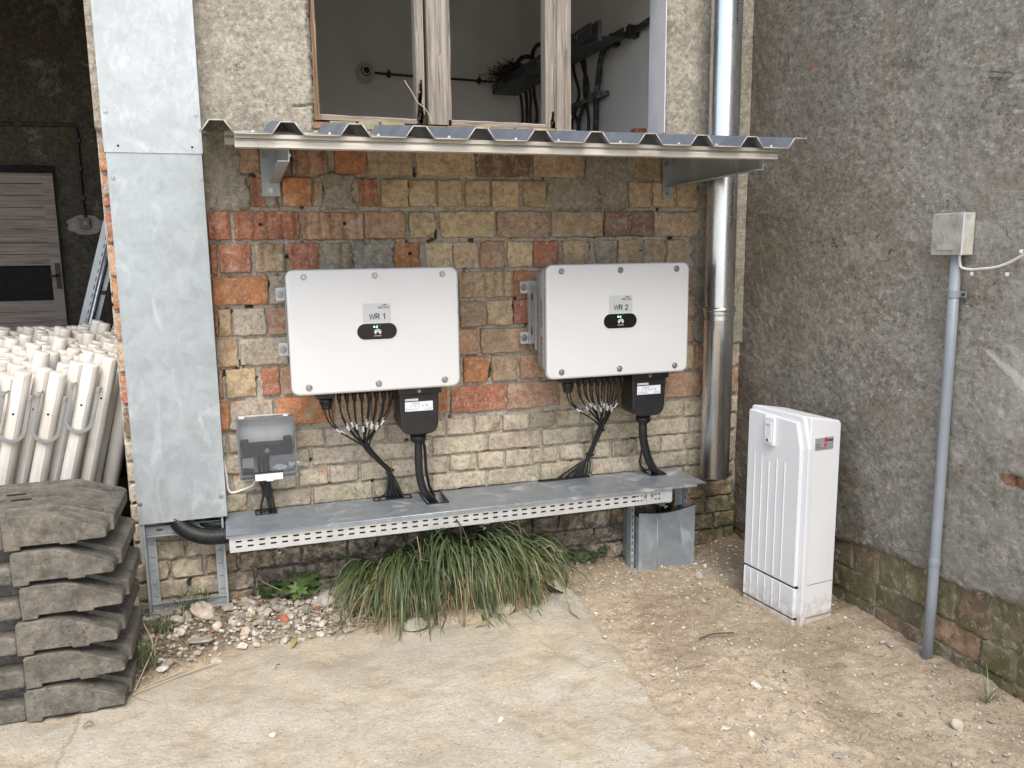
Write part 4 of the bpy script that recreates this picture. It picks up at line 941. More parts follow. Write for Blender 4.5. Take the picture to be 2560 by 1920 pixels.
single([(.683,-.18,.705),(.690,-.17,.66),(.702,-.13,.56),(.722,-.09,.48),(.742,-.07,.435),(.75,-.065,.40)],.0062,'earth_cable','slim black cable beside the thick power cable of the inverter nearer the metal duct')
single([(1.683,-.19,.71),(1.683,-.19,.66),(1.700,-.175,.595),(1.745,-.135,.51),(1.795,-.095,.445),(1.815,-.085,.40)],.0190,'power_cable','thick black power cable curving from the inverter nearer the downpipe into the tray lid',seg=16)
single([(1.700,-.17,.705),(1.704,-.16,.65),(1.722,-.10,.54),(1.735,-.06,.48),(1.770,-.05,.435),(1.785,-.05,.40)],.0045,'earth_cable','slim black cable behind the thick power cable of the inverter nearer the downpipe')
single([(.548,-.070,.556),(.546,-.078,.52),(.536,-.080,.47),(.512,-.060,.440),(.505,-.05,.41)],.0042,'earth_cable','slim black cable looping into the tray left of the WR 1 cable bundle')
# ================================================================ small distribution box
def distbox():
    t=thing('distribution_box','small grey distribution box with a smoky clear lid above the tray','electrical box',(.063,-.012,.585))
    x0,x1,z0,z1=-.047,.176,.584,.834
    m=MB(); m.plate(rrect(x0+.004,x1-.004,z0+.004,z1-.004,.010),[],1,-.020,-.014)
    o=rrect(x0+.004,x1-.004,z0+.004,z1-.004,.010); i=rrect(x0+.008,x1-.008,z0+.008,z1-.008,.008); m.plate(o,[i],1,-.058,-.0202); b=m.build('back_case',GREYB,t)
    m=MB(); m.plate(rrect(x0,x1,z0,z1,.012),[],1,-.104,-.1015); o=rrect(x0,x1,z0,z1,.012); i=rrect(x0+.0025,x1-.0025,z0+.0025,z1-.0025,.010); m.plate(o,[i],1,-.1013,-.060); lid=m.build('clear_lid',SMOKE,t)
    m=MB(); m.plate(rrect(x0-.001,x1+.001,z0-.001,z1+.001,.013),[rrect(x0+.0035,x1-.0035,z0+.0035,z1-.0035,.010)],1,-.1052,-.1042); m.build('lid_edge',simple('dark_clear_edge',(.16,.17,.18),.25),lid)
    m=MB()
    for x in (-.026,.142): m.box((x-.010,-.105,z1-.004),(x+.010,-.085,z1+.007))
    m.build('lid_hinge',GREYB,lid,bevel=.002)
    m=MB(); m.box((x0+.014,-.086,.672),(x1-.014,-.03,.722)); m.box((x0+.012,-.088,.715),(x0+.042,-.03,.736)); m.box((x1-.046,-.088,.715),(x1-.014,-.03,.740)); d=m.build('device_rail',simple('dark_grey_plastic',(.035,.035,.037),.5),b,bevel=.003)
    screwhead0(d,.064,-.087,.696)
    m=MB()
    for x in (.030,.048,.064): m.box((x-.006,-.05,.60),(x+.006,-.035,.672))
    m.build('inner_lead',BLACK,b)
    # crumpled bag of white caps lying in the box
    m=MB()
    for k in range(9):
        cx=.085+.085*rng.random(); cz=.612+.03*rng.random(); V=[];F=[]
        bm=bmesh.new(); bmesh.ops.create_icosphere(bm,subdivisions=2,radius=1); 
        for v in bm.verts: v.co=Vector((v.co.x*.020,v.co.y*.008,v.co.z*.010))*(1+.35*mnoise.noise(v.co*2+Vector((k,0,0)))); v.co=Matrix.Rotation(rng.uniform(-.6,.6),3,'Y')@v.co+Vector((cx,-.078+.006*rng.random(),cz))
        m.add([v.co for v in bm.verts],[[q.index for q in f.verts] for f in bm.faces],True); bm.free()
    m.build('bag_of_caps',simple('white_caps',(.7,.71,.72),.5),b)
    m=MB(); m.plate(rrect(-.035,.010,.596,.668,.006),[],1,-.072,-.070); m.build('document_pouch',simple('pouch',(.42,.43,.43),.4),b); m=MB(); m.plate([(-.033,.598),(.008,.598),(.008,.622),(-.02,.628),(-.033,.626)],[],1,-.0755,-.0735); m.build('dark_pouch_content',BLACK,b)
    m=MB(); m.plate(rrect(.008,.122,.580,.613,.002),[],1,-.112,-.106); fr=m.build('label_frame',BLACK,t); m=MB(); m.plate(rrect(.011,.119,.5795,.607,.001),[],1,-.1135,-.1122); m.plate(rrect(.054,.082,.575,.5793,.002),[],1,-.1135,-.1122); m.build('white_label_strip',SLEEVE,fr)
def screwhead0(par,x,y,z):
    m=MB(); m.cyl((x,y,z),(x,y-.003,z),.009,18); m.cyl((x,y-.003,z),(x,y-.0045,z),.005,12); return m.build('screw',STEEL,par)
distbox()
for i,(xa,xm,xb) in enumerate(((.026,.036,.020),(.040,.044,.052),(.052,.056,.058),(.064,.066,.070))):
    single([(xa,-.06,.60),(xa+.002,-.062,.565),(xm+.004,-.062,.515),(xb+.008,-.058,.46),(xb+.006,-.052,.41)],.0052,'box_cable','short black cable between the smoky box and the tray below it','cable',grp='cables under the smoky box')
single([(-.106,-.03,.66),(-.098,-.045,.60),(-.095,-.055,.545),(-.080,-.062,.528),(-.04,-.068,.538),(.0,-.072,.555),(.010,-.075,.580)],.0042,'white_wire','white wire looping from the metal duct to the smoky box','wire',WIREW)
# ================================================================ distribution cabinet by the right wall
def cabinet():
    A=Vector((1.972,-.585,0)); B=Vector((2.012,-.905,0)); w=(B-A).length; ang=math.atan2((B-A).y,(B-A).x)
    # local frame: +x along the front from far end to near end, +y away from the front (towards the wall)
    t=thing('distribution_cabinet','tall pale grey ribbed electrical cabinet standing in the dirt by the roughcast wall','cabinet',(A.x,A.y,0),ang)
    D=.185; H=.835
    m=MB(); prof=[(.028,-.10),(D,-.10),(D,.800),(D-.012,.812),(.028,.838)]    # (y,z)
    m.prism([(y,z) for y,z in prof],0,.012,w-.012); b=m.build('body',CAB,t,local=True,bevel=.006,seg=3)
    m=MB(); m.box((w-.0125,.045,.158),(w-.0108,D-.006,.160)); m.box((w-.0125,.045,.020),(w-.0095,D-.004,.024)); m.build('side_seam',BAIL,b,local=True)
    # door frame with chamfered near corner
    fr=[(0,-.10),(w,-.10),(w,.720),(w-.030,.828),(w-.040,.838),(0.008,.838),(0,.830)]
    inner=[(.010,.002),(w-.018,.002),(w-.018,.716),(w-.044,.818),(.016,.826),(.010,.820)]
    m=MB(); m.plate(fr,[],1,.008,.0275); m.build('door_frame',CAB,t,local=True,bevel=.004,seg=3)
    def ribbed(name,x0,x1,zb,zt,ribs,top=None):
        m=MB(); poly=[(x0,zb),(x1,zb)]+(top or [(x1,zt),(x0,zt)])
        m.plate(poly,[],1,-.012,.0078); o=m.build(name,CAB,t,local=True,bevel=.0045,seg=3)
        for x,za,zz in ribs:
            mm=MB(); mm.box((x-.0022,-.0150,za),(x+.0022,-.0119,zz)); mm.build('rib',CAB,o,local=True,bevel=.001)
        return o
    xs=[.052,.094,.136,.180,.224]
    d=ribbed('door',.006,w-.022,.158,.822,[(x,.166,z) for x,z in zip(xs,(.655,.652,.630,.650,.645))],[(w-.022,.716),(w-.046,.815),(.012,.824),(.006,.818)])
    ribbed('lower_panel',.006,w-.022,.026,.150,[(x,.030,.146) for x in (.014,.052,.094,.136,.180,.224)])
    ribbed('base_panel',.006,w-.022,-.09,.019,[(x,.0,.016) for x in (.052,.094,.136,.180,.224)])
    m=MB(); m.box((.004,-.004,.1502),(w-.02,.0074,.1578)); m.box((.004,-.004,.0192),(w-.02,.0074,.0258)); m.build('panel_joint',DARK,t,local=True)
    m=MB(); m.prism([(.0-.026,.70),(-.012,.70),(-.012,.828),(-.026,.812)],0,.115,.168); k=m.build('lock_housing',CAB,d,local=True,bevel=.003)
    m=MB(); m.plate(rrect(.122,.158,.712,.792,.003),[],1,-.0295,-.0262); hd=m.build('lock_handle',CAB,k,local=True,bevel=.0015)
    m=MB(); m.plate(rrect(.127,.153,.735,.778,.002),[rrect(.1282,.1518,.7362,.7768,.0015)],1,-.0302,-.0294); m.cyl((.140,-.0294,.722),(.140,-.0312,.722),.0085,16); m.build('lock_rim',CAB,k,local=True)
    m=MB(); m.cyl((.1395,-.0312,.7215),(.1395,-.0318,.7215),.0055,14); m.box((.132,-.0305,.7815),(.149,-.0292,.7835)); m.build('keyhole',IRON,k,local=True)
    # nameplate on the near side
    m=MB(); m.plate([(.056,.705),(.146,.720),(.146,.768),(.056,.753)],[],0,w-.0118,w-.0105); 
    m=MB(); m.box((w-.0119,.052,.704),(w-.0105,.145,.752)); npl=m.build('nameplate',PLATEG,b,local=True)
    SIDE=Matrix(((0,0,1,0),(1,0,0,0),(0,1,0,0),(0,0,0,1)))  # text x-> local y, text y -> z, faces +x
    text_mesh('lettering','uesa',.020,INK,npl,Matrix.Translation((w-.0104,.124,.742))@SIDE,ext=.0003,off=.0005)
    m=MB(); m.plate([(.100,.752),(.113,.752),(.113,.740),(.107,.733),(.113,.727),(.106,.714),(.098,.708),(.101,.719),(.096,.727),(.102,.733),(.096,.739)],[rrect(.1015,.1085,.727,.733,.003)],0,w-.0105,w-.0098); m.build('emblem',RED,npl,local=True)
    m=MB()
    for z,yb in ((.728,.075),(.722,.070),(.7165,.088),(.711,.098)): m.box((w-.0106,.056,z-.0007),(w-.0101,yb,z+.0007))
    m.build('small_print',INK,npl,local=True)
cabinet()
# ================================================================ junction box and conduit on the right wall
def jbox():
    t=thing('junction_box','weathered ribbed junction box on the roughcast wall at the top of a grey pipe','junction box',(2.27,-1.22,1.445))
    m=MB(); y0,y1,z0,z1=-1.328,-1.196,1.448,1.586
    m.box((2.252,y0,z0),(2.297,y1,z1)); b=m.build('case',BOXP,t,bevel=.004)
    m=MB()
    k=0; y=y1-.003
    while y>y0+.012: m.box((2.2485,y-.0026,z0+.002),(2.2522,y,z1-.002)); y-=.0052
    m.build('ribbed_face',BOXP,b)
    m=MB()
    m.box((2.2482,y0+.001,z0+.001),(2.2519,y0+.005,z1-.001)); m.build('bright_edge',JAMB,b)
    m=MB(); m.box((2.2470,-1.295,z0+.018),(2.2484,-1.225,z0+.036)); m.build('embossed_bar',BOXP,b)
    t2=thing('conduit_pipe','grey plastic pipe running down the roughcast wall into the dirt','conduit',(2.27,-1.23,0))
    m=MB(); m.tube([(2.272,-1.290,-.06),(2.275,-1.287,.30),(2.275,-1.284,1.0),(2.276,-1.282,1.449)],.0180,20); m.build('pipe',PVC,t2)
    m=MB(); m.tube([(2.2750,-1.2869,.358),(2.2750,-1.2868,.368),(2.2750,-1.2866,.384),(2.2750,-1.2865,.392)],[.0182,.0198,.0198,.0182],20,cap=False); m.build('pipe_joint',PVC,t2)
    m=MB(); m.tube([(2.2757,-1.2825,1.307),(2.2758,-1.2824,1.331)],.0200,20,cap=False); m.box((2.284,-1.325,1.309),(2.288,-1.28,1.330)); c=m.build('pipe_clip',PVC,t2)
    MB().cyl((2.284,-1.316,1.319),(2.277,-1.316,1.319),.005,10).build('screw',IRON,c)
jbox()
single([(2.27,-1.300,1.450),(2.272,-1.301,1.425),(2.275,-1.306,1.408),(2.280,-1.335,1.402),(2.282,-1.38,1.405),(2.283,-1.43,1.411),(2.282,-1.48,1.426),(2.281,-1.535,1.452),(2.281,-1.62,1.475)],.0042,'white_wire','white wire hanging from the junction box along the roughcast wall','wire',WIREW)
for y,z,l in ((-1.345,1.389,'empty white cable clip under the wire, nearer the junction box'),(-1.477,1.391,'empty white cable clip under the wire, farther from the junction box'),(-1.520,1.462,'white cable clip holding the white wire near the photo edge')):
    m=MB(); m.box((2.276,y-.004,z-.007),(2.286,y+.004,z+.005)); m.cyl((2.277,y,z-.001),(2.273,y,z-.001),.0022,8); tag(m.build('cable_clip',SLEEVE,bevel=.0015),l,'cable clip')
# ================================================================ things inside the window room
def lamp():
    t=thing('wall_lamp_holder','round grey lamp holder fixed on the back wall inside the window','lamp holder',(.895,2.39,2.60))
    m=MB(); c=(.895,2.660)
    m.plate([(c[0]+.062*math.cos(R(a)),c[1]-.008+.072*math.sin(R(a))) for a in range(0,360,18)],[],1,2.395,2.419); b=m.build('base_plate',simple('old_bakelite',(.55,.55,.52),.6),t,bevel=.004)
    m=MB()
    for r,y0,y1 in ((.052,2.360,2.396),(.030,2.345,2.3605)): m.plate([(c[0]+r*math.cos(R(a)),c[1]+r*math.sin(R(a))) for a in range(0,360,12)],[[(c[0]+r*.72*math.cos(R(a)),c[1]+r*.72*math.sin(R(a))) for a in range(0,360,12)]],1,y0,y1)
    m.build('socket_ring',simple('old_bakelite_rim',(.60,.60,.57),.5),t)
    m=MB(); m.cyl((c[0],2.394,c[1]),(c[0],2.370,c[1]),.012,14); m.cyl((c[0],2.3945,c[1]),(c[0],2.390,c[1]),.04,20); m.build('socket',IRON,t)
lamp()
single([(.955,2.405,2.656),(1.05,2.407,2.652),(1.24,2.407,2.647),(1.5,2.407,2.642),(1.689,2.407,2.638),(1.79,2.407,2.636)],.0075,'wire','black wire running from the lamp holder along the inside back wall','wire',IRON)
for x,z,l in ((1.051,2.651,'black wire clip next to the lamp holder inside the window'),(1.689,2.638,'black wire clip next to the bird nest inside the window')):
    m=MB(); m.plate([(x+.018*math.cos(R(a)),z+.018*math.sin(R(a))) for a in range(0,360,30)],[],1,2.390,2.418); m.box((x-.006,2.388,z-.03),(x+.006,2.392,z+.03)); tag(m.build('wire_clip',IRON,bevel=.003),l,'wire clip')
def inner_tray():
    t=thing('inner_cable_tray','dark perforated cable tray on the side wall inside the window','cable tray',(1.83,1.5,2.52)); DK=simple('old_dark_steel',(.075,.08,.082),.6,.3,.3,30)
    m=MB(); hs=[rrect(y-.008,y+.008,2.548,2.575,.004,3) for y in np.arange(.62,2.29,.034)]
    m.plate([(.57,2.530),(2.29,2.530),(2.29,2.592),(.57,2.592)],hs,0,1.750,1.753); m.box((1.753,.57,2.528),(1.93,2.29,2.531)); m.box((1.928,.57,2.531),(1.931,2.29,2.58)); m.build('tray_channel',DK,t)
    m=MB(); m.prism([(.55,2.50),(.55,2.60),(.80,2.585),(.80,2.52)],0,1.78,1.80); m.build('tray_end_plate',DK,t); MB().box((1.80,.86,2.545),(1.995,.90,2.57)).build('tray_arm',DK,t); MB().box((1.78,1.6,2.505),(1.995,1.64,2.527)).build('tray_arm',DK,t)
    t=thing('wall_rail','rusty pale flecked rail clamping the cables on the inner side wall','rail',(1.98,1.15,2.30)); m=MB(); m.box((1.955,.875,2.300),(1.990,1.60,2.325)); m.box((1.95,.93,2.297),(1.992,.96,2.33)); m.box((1.945,1.0,2.292),(1.992,1.04,2.334)); m.build('rail_bar',simple('flecked_rail',(.08,.078,.075),.7,0,.4,40,0,0,(.45,.44,.42),.9),t)
    vs=[(2.300,.0,.02),(2.178,.01,-.01),(2.10,0,-.02),(2.0,.03,.02),(1.436,0,0),(1.385,.0,-.10),(1.30,.02,.05),(1.176,.0,.06),(1.14,.01,-.03)]
    for i,(y,a,b) in enumerate(vs):
        single([(1.95,y,2.56),(1.965,y+a,2.50),(1.967,y-b,2.36),(1.967,y+b*1.3,2.2),(1.965,y+b*.4,2.0),(1.965,y,1.5)],.011 if i%2 else .009,'wall_cable','old black cable hanging down the side wall inside the window','cable',IRON,24,'old cables inside the window')
    single([(1.968,.25,2.566),(1.968,.353,2.563),(1.968,.54,2.554),(1.968,.72,2.562),(1.968,.83,2.553),(1.968,.905,2.535),(1.968,.945,2.49),(1.968,.965,2.42),(1.966,.99,2.32),(1.968,1.0,2.2),(1.968,1.015,2.0),(1.968,1.02,1.6)],.0165,'wall_cable','thickest black cable bending round and down the inner side wall','cable',simple('flecked_cable',(.022,.021,.02),.6,0,.3,40,0,0,(.4,.39,.37),.6),50,seg=12)
    for y,z,l in ((.77,2.562,'black clamp block on the thick cable nearer its bend'),(.545,2.555,'black clamp block on the thick cable nearer the window edge')):
        m=MB(); m.box((1.940,y-.022,z-.032),(1.995,y+.022,z+.028)); m.cyl((1.95,y,z+.028),(1.95,y,z+.036),.008,8); tag(m.build('cable_clamp',IRON,bevel=.005),l,'clamp')
    single([(1.80,1.62,2.585),(1.79,1.55,2.66),(1.79,1.46,2.68),(1.79,1.38,2.655),(1.80,1.33,2.59)],.012,'loop_cable','black cable looping above the inner tray behind the right mullion','cable',IRON)
    single([(1.80,1.27,2.59),(1.80,1.20,2.65),(1.80,1.10,2.665),(1.80,1.0,2.64),(1.81,.93,2.57)],.012,'loop_cable','black cable looping above the inner tray right of the mullion','cable',IRON)
    single([(1.80,1.95,2.60),(1.79,1.88,2.645),(1.79,1.75,2.665),(1.80,1.62,2.64),(1.80,1.55,2.59)],.014,'loop_cable','black cable looping out of the inner tray beside the bird nest','cable',IRON)
inner_tray()
def nest():
    m=MB()
    for k in range(520):
        th=rng.uniform(0,2*math.pi); r=abs(rng.normal(0,.075)); c=Vector((1.80+math.cos(th)*r*.8,2.02+math.sin(th)*r*1.9,2.595+.085*rng.random()*(1-min(1,r/.2))))
        d=Vector((rng.normal(),rng.normal()*1.3,rng.normal()*.45)).normalized()*rng.uniform(.03,.075 if k%9 else .16)
        kk=rng.uniform(.4,1.2); m.tube([c-d,c+Vector((0,0,.008)),c+d],[.0018,.0022,.0010],4,col=(.055*kk,.042*kk,.03*kk))
    tag(m.build('bird_nest',m_vcol('twigs',.9,.2,50),cols=True),'shaggy bird nest of twigs at the end of the inner tray','nest')
nest()
single([(.800,.024,1.995),(.786,.015,2.035),(.762,.012,2.066),(.742,.010,2.078),(.718,.012,2.12),(.695,.014,2.155),(.690,.014,2.166)],.0016,'dry_stalk','pale dry stalk curling up at the left mullion','stalk',simple('pale_stalk',(.55,.5,.42),.8),30,seg=5)
m=MB(); m.box((1.87,.30,1.9),(1.93,.36,2.052)); tag(m.build('broken_brick',BRK:=simple('red_brick_stub',(.25,.09,.055),.9,0,.3,40,.5,100),bevel=.006),'red brick stub at the foot of the inner side wall','brick')
# ================================================================ in the dark barn
def switch():
    t=thing('light_switch','old square light switch on a pale plaster patch in the barn','switch',(-.906,2.44,1.63))
    m=MB(); m.plate(rrect(-.935,-.875,1.632,1.697,.004),[],1,2.424,2.4495); m.build('switch_plate',simple('brass_brown',(.09,.075,.045),.5),t,bevel=.003); MB().box((-.912,2.415,1.65),(-.885,2.4238,1.678)).build('rocker',simple('yellowed_rocker',(.24,.2,.12),.5),t,bevel=.003)
    m=MB(); m.plate([(-.905+.105*math.cos(R(a))*(1+.12*math.sin(a*.13)),1.655+.062*math.sin(R(a))) for a in range(0,360,15)],[],1,2.4476,2.4496); m.build('plaster_patch',simple('pale_patch',(.24,.23,.20),.9,0,.25,30),t)
switch()
single([(-2.0,2.435,2.25),(-1.32,2.435,2.257),(-1.0,2.435,2.262),(-.93,2.435,2.255),(-.904,2.435,2.22),(-.903,2.435,2.1),(-.908,2.435,1.9),(-.905,2.435,1.75),(-.895,2.435,1.69)],.0095,'wire','black wire running across and down the barn wall to the light switch','wire',IRON)
for x,z,l in ((-1.22,2.258,'wire clip farthest along the barn wire, left of the others'),(-1.10,2.260,'wire clip between two others on the level run of the barn wire'),(-1.04,2.261,'wire clip next to the bend of the barn wire'),(-.903,2.17,'wire clip just below the bend of the barn wire'),(-.907,2.0,'wire clip midway down the barn wire'),(-.906,1.82,'wire clip nearest above the light switch')):
    m=MB(); m.box((x-.018,2.422,z-.013),(x+.018,2.449,z+.013)); m.cyl((x,2.424,z),(x,2.416,z),.006,8); tag(m.build('wire_clip',IRON,bevel=.004),l,'wire clip','wire clips in the barn')
def struts():
    t=thing('steel_channel','leaning bright perforated steel channel behind the white posts','channel',(-.95,1.9,.3))
    a=Vector((-1.24,1.95,.0)); b=Vector((-.66,1.95,1.9)); d=(b-a).normalized(); n=Vector((d.z,0,-d.x))
    def pt(s,w): p=a+d*s+n*w; return (p.x,p.z)
    L=(b-a).length
    hs=[[pt(s+u,w) for u,w in ((-.012,.031),(.012,.031),(.012,.036),(-.012,.036))] for s in np.arange(.3,L-.05,.05)]
    m=MB(); m.plate([pt(0,0),pt(L,0),pt(L,.042),pt(0,.042)],hs,1,1.950,1.953); m.build('channel_face',simple('dull_galvanised',(.42,.45,.48),.4,.6),t)
    t2=thing('steel_tube','bright slim steel tube leaning beside the perforated channel','tube',(-.9,1.93,.3)); m=MB(); q=[a+d*s+n*.060+Vector((0,-.02,0)) for s in (0,L)]; m.cyl(q[0],q[1],.010,14); m.build('tube_body',simple('bright_tube',(.62,.65,.68),.3,.6),t2)
    t3=thing('steel_channel','narrow steel channel leaning against the barn side behind the slim tube','channel',(-.88,1.98,.3)); m=MB(); m.plate([pt(0,.075),pt(L,.075),pt(L,.098),pt(0,.098)],[],1,1.970,1.973); m.box((0,0,0),(.001,.001,.001)) if False else None; m.plate([pt(0,.0985),pt(L,.0985),pt(L,.1005),pt(0,.1005)],[],1,1.95,1.973); m.build('channel_face',simple('dull_galvanised_two',(.36,.39,.42),.4,.6),t3)
    m=MB(); c=a+d*1.33+n*.085; m.box((c.x-.016,1.938,c.z-.010),(c.x+.02,1.969,c.z+.012)); m.build('clamp_nut',IRON,t3)
struts()
# packed bundle of white posts
def posts():
    r0=.0305
    def body(h,seg=14):
        m=MB(); m.tube([(0,0,0),(0,0,h-.012),(0,0,h-.005),(0,0,h-.001),(0,0,h)],[r0,r0,r0*.985,r0*.90,r0*.80],seg); return m
    GRP='white posts packed in the dark doorway'; LBL='white round post in the back rows of the packed bundle, behind the strapped posts'
    proto=None; n=0
    lean=.262
    for j in range(20):
        for i in range(15):
            x=-.58-.078*i-(.039 if j%2 else 0)-.016*j*0; y=.215+.074*j
            if j==0: continue
            bx=x+.105
            if bx<-.98-.038*j: continue
            if bx>-.49-.009*j: continue
            top=1.005+.0045*j+rng.normal(0,.010)+(.045 if rng.random()<.07 else 0)
            if proto is None:
                m=body(1.1); o=m.build('white_post',POST,local=True); proto=o; tag(o,LBL,'post',GRP)
            else:
                o=proto.copy(); COL.objects.link(o)
            h=1.1; rx=rng.normal(0,.012); ry=lean+rng.normal(0,.007)
            o.rotation_euler=(rx,ry,0)
            o.location=(bx-math.sin(ry)*1.1*.0+.0-(0.2),y+rng.normal(0,.006),top-1.1*math.cos(ry)); n+=1
    # the front row, bigger in view, three of them with grey U-shaped straps
    front=[(-.510,.165,1.072,None,'tall white post at the front corner of the bundle beside the dark gap'),
           (-.572,.110,1.058,1,'white post with a grey U-shaped strap nearest the brick door jamb'),
           (-.630,.175,1.060,None,'white post between the two straps nearest the brick door jamb'),
           (-.692,.110,1.030,1,'white post with the middle one of the grey U-shaped straps'),
           (-.752,.175,1.042,None,'short white post between the middle strap and the far strap'),
           (-.812,.110,1.040,1,'white post with a grey U-shaped strap farthest from the brick jamb'),
           (-.872,.175,1.020,None,'white post with a dark bolt hole beside the far strap'),
           (-.935,.120,1.015,1,'white post with a grey strap cut off at the photo edge')]
    for x,y,top,u,lb in front:
        h=1.12; ry=lean+rng.normal(0,.01); M=Matrix.Rotation(ry,4,'Y')
        t=thing('white_post',lb,'post',(x-math.sin(ry)*h,y,top-h*math.cos(ry)),0,'white posts at the front of the bundle'); t.rotation_mode='XYZ'; t.rotation_euler=(0,ry,0)
        m=body(h,24); s=m.build('post_body',POST,t,local=True)
        m=MB()
        for k in range(2): m.tube([(.006+.004*k,-r0*.99,0.05),(.006+.004*k,-r0*.99,h-.01)],.0012,4)
        m.build('mould_line',POST,s,local=True)
        m=MB(); m.cyl((-.004,-r0-.001,h-.165),(-.004,-r0+.003,h-.165),.0045,8); m.build('bolt_hole',DARK,s,local=True)
        if u:
            m=MB(); wv=.046; pts=[]; zt=h-.080; zb=h-.225
            P=[(-wv,zt)]+[(-wv,zt-.04),(-wv,zb)]+[(-wv*math.cos(R(a)),zb-wv*.95*math.sin(R(a))) for a in range(15,180,15)]+[(wv,zb),(wv,zt-.04),(wv,zt)]
            V=[];F=[]; P3=[]
            for k,(px,pz) in enumerate(P):
                a=Vector(P[max(0,k-1)]); b=Vector(P[min(len(P)-1,k+1)]); tn=(b-a).normalized(); nn=Vector((-tn.y,tn.x))*.0075
                for sg,yy in ((1,-.046),(-1,-.046),(-1,-.040),(1,-.040)): V.append((px+nn.x*sg,yy,pz+nn.y*sg))
            for k in range(len(P)-1):
                for q in range(4): F.append((k*4+q,k*4+(q+1)%4,k*4+4+(q+1)%4,k*4+4+q))
            F.append((0,1,2,3)); F.append((len(P)*4-1,len(P)*4-2,len(P)*4-3,len(P)*4-4)); m.add(V,F)
            st=m.build('steel_strap',BAIL,t,local=True,bevel=.0012)
            m=MB()
            for sg in (-1,1): m=MB(); m.cyl((sg*wv,.03,zt-.012),(sg*wv,-.046,zt-.012),.004,8); m.cyl((sg*wv,-.046,zt-.012),(sg*wv,-.052,zt-.012),.006,8); m.build('strap_bolt',STEEL,st,local=True)
posts()
# ================================================================ stack of recycled plastic foot plates
def feet():
    names=['topmost plastic foot plate of the stack, its slotted top in view','second foot plate from the top of the dark plastic stack','third foot plate from the top of the dark plastic stack','fourth foot plate from the top of the dark plastic stack','fifth foot plate from the top, just above the lowest one','lowest foot plate of the stack, resting on the concrete']
    def part(m,prof,y0,y1,ny,sd,push=0):
        pass
    def make(loc,rz,lb):
        t=thing('foot_plate',lb,'foot plate',loc,rz,'stacked plastic foot plates'); t.scale=(1,1,.905)
        # local: x along length, right end at 0; y depth from front 0 to .40; z up
        m=MB()
        lip=[(-.290,.012),(-.290,.0),(-.245,.0),(-.243,.013),(-.135,.013),(-.133,.006),(-.085,.006),(-.083,.014),(-.005,.016),(.0,.022),(.0,.046),(-.010,.056),(-.070,.084),(-.130,.112),(-.165,.120),(-.240,.121),(-.282,.119),(-.290,.110)]
        m.prism(lip,1,.0,.075); l=m.build('front_block',FOOT,t,local=True,bevel=.0035)
        m=MB(); body=[(-.80,.008),(-.03,.008),(.012,.016),(.014,.066),(.004,.074),(-.132,.124),(-.155,.1265),(-.80,.126)]
        m.prism(body,1,.0755,.40)
        b=m.build('base_body',FOOT,t,local=True,bevel=.0035)
        m=MB(); m.prism([(-.80,.004),(-.2905,.004),(-.2905,.062),(-.305,.070),(-.80,.074)],1,.004,.0753); m.build('handle_recess',FOOT,t,local=True,bevel=.010,seg=3)
        return t
    z=0
    offs=[(0,0,0),(.008,.004,.012),(-.004,-.004,-.01),(.018,.006,.014),(.004,-.003,-.006),(-.010,.004,.008)]
    H=.1147
    for k in range(6):
        dx,dy,dr=offs[k]; t=make((-.442+dx,-.690+dy,.010+H*k),dr+R(-1.0),names[5-k])
        if k==5:
            m=MB()
            for x0,x1,y0,y1 in ((-.50,-.38,.20,.235),(-.33,-.27,.235,.255),(-.30,-.24,.165,.185),(-.62,-.54,.22,.255),(-.50,-.40,.115,.14)): m.plate(rrect(x0,x1,y0,y1,.006,3),[],2,.1266,.1274)
            m.build('pole_slot',DARK,t,local=True)
            m=MB()
            for y0,y1 in ((.095,.112),(.335,.36),(.28,.29)):
                m=MB(); V=[(-.125,y0,.1195),(-.02,y0,.0825),(-.02,y1,.0825),(-.125,y1,.1195)]; V+= [(a,b,c+.007) for a,b,c in V]; m.add(V,[(3,2,1,0),(4,5,6,7),(0,1,5,4),(1,2,6,5),(2,3,7,6),(3,0,4,7)]); m.build('raised_rib',FOOT,t,local=True,bevel=.002)
feet()
# ================================================================ stones, rubble, plants
def stone_geo(r,flat=.7,seed=0,sub=1):
    bm=bmesh.new(); bmesh.ops.create_icosphere(bm,subdivisions=sub,radius=1)
    cuts=[Vector((rng.normal(),rng.normal(),rng.normal())).normalized() for _ in range(7)]; lim=[rng.uniform(.55,.9) for _ in cuts]
    sc=Vector((rng.uniform(.75,1.3),rng.uniform(.75,1.3),rng.uniform(.5,1)*flat))
    V=[]
    for v in bm.verts:
        p=v.co.copy()
        for c,l in zip(cuts,lim):
            d=p.dot(c)
            if d>l: p-=c*(d-l)
        V.append(Vector((p.x*sc.x,p.y*sc.y,p.z*sc.z))*r)
    F=[[q.index for q in f.verts] for f in bm.faces]; bm.free()
    M=Matrix.Rotation(rng.uniform(0,6.28),3,'Z')@Matrix.Rotation(rng.normal(0,.35),3,'X')
    return [M@v for v in V],F
SCOL=[(.56,.51,.43),(.47,.43,.37),(.64,.59,.51),(.37,.335,.29),(.52,.45,.36),(.31,.28,.245)]
def in_rub(x,y):
    b=np.interp(x,[-.8,-.44,-.115,.33,.55],[-.60,-.57,-.385,-.37,-.40]); return y>b and y<-.02
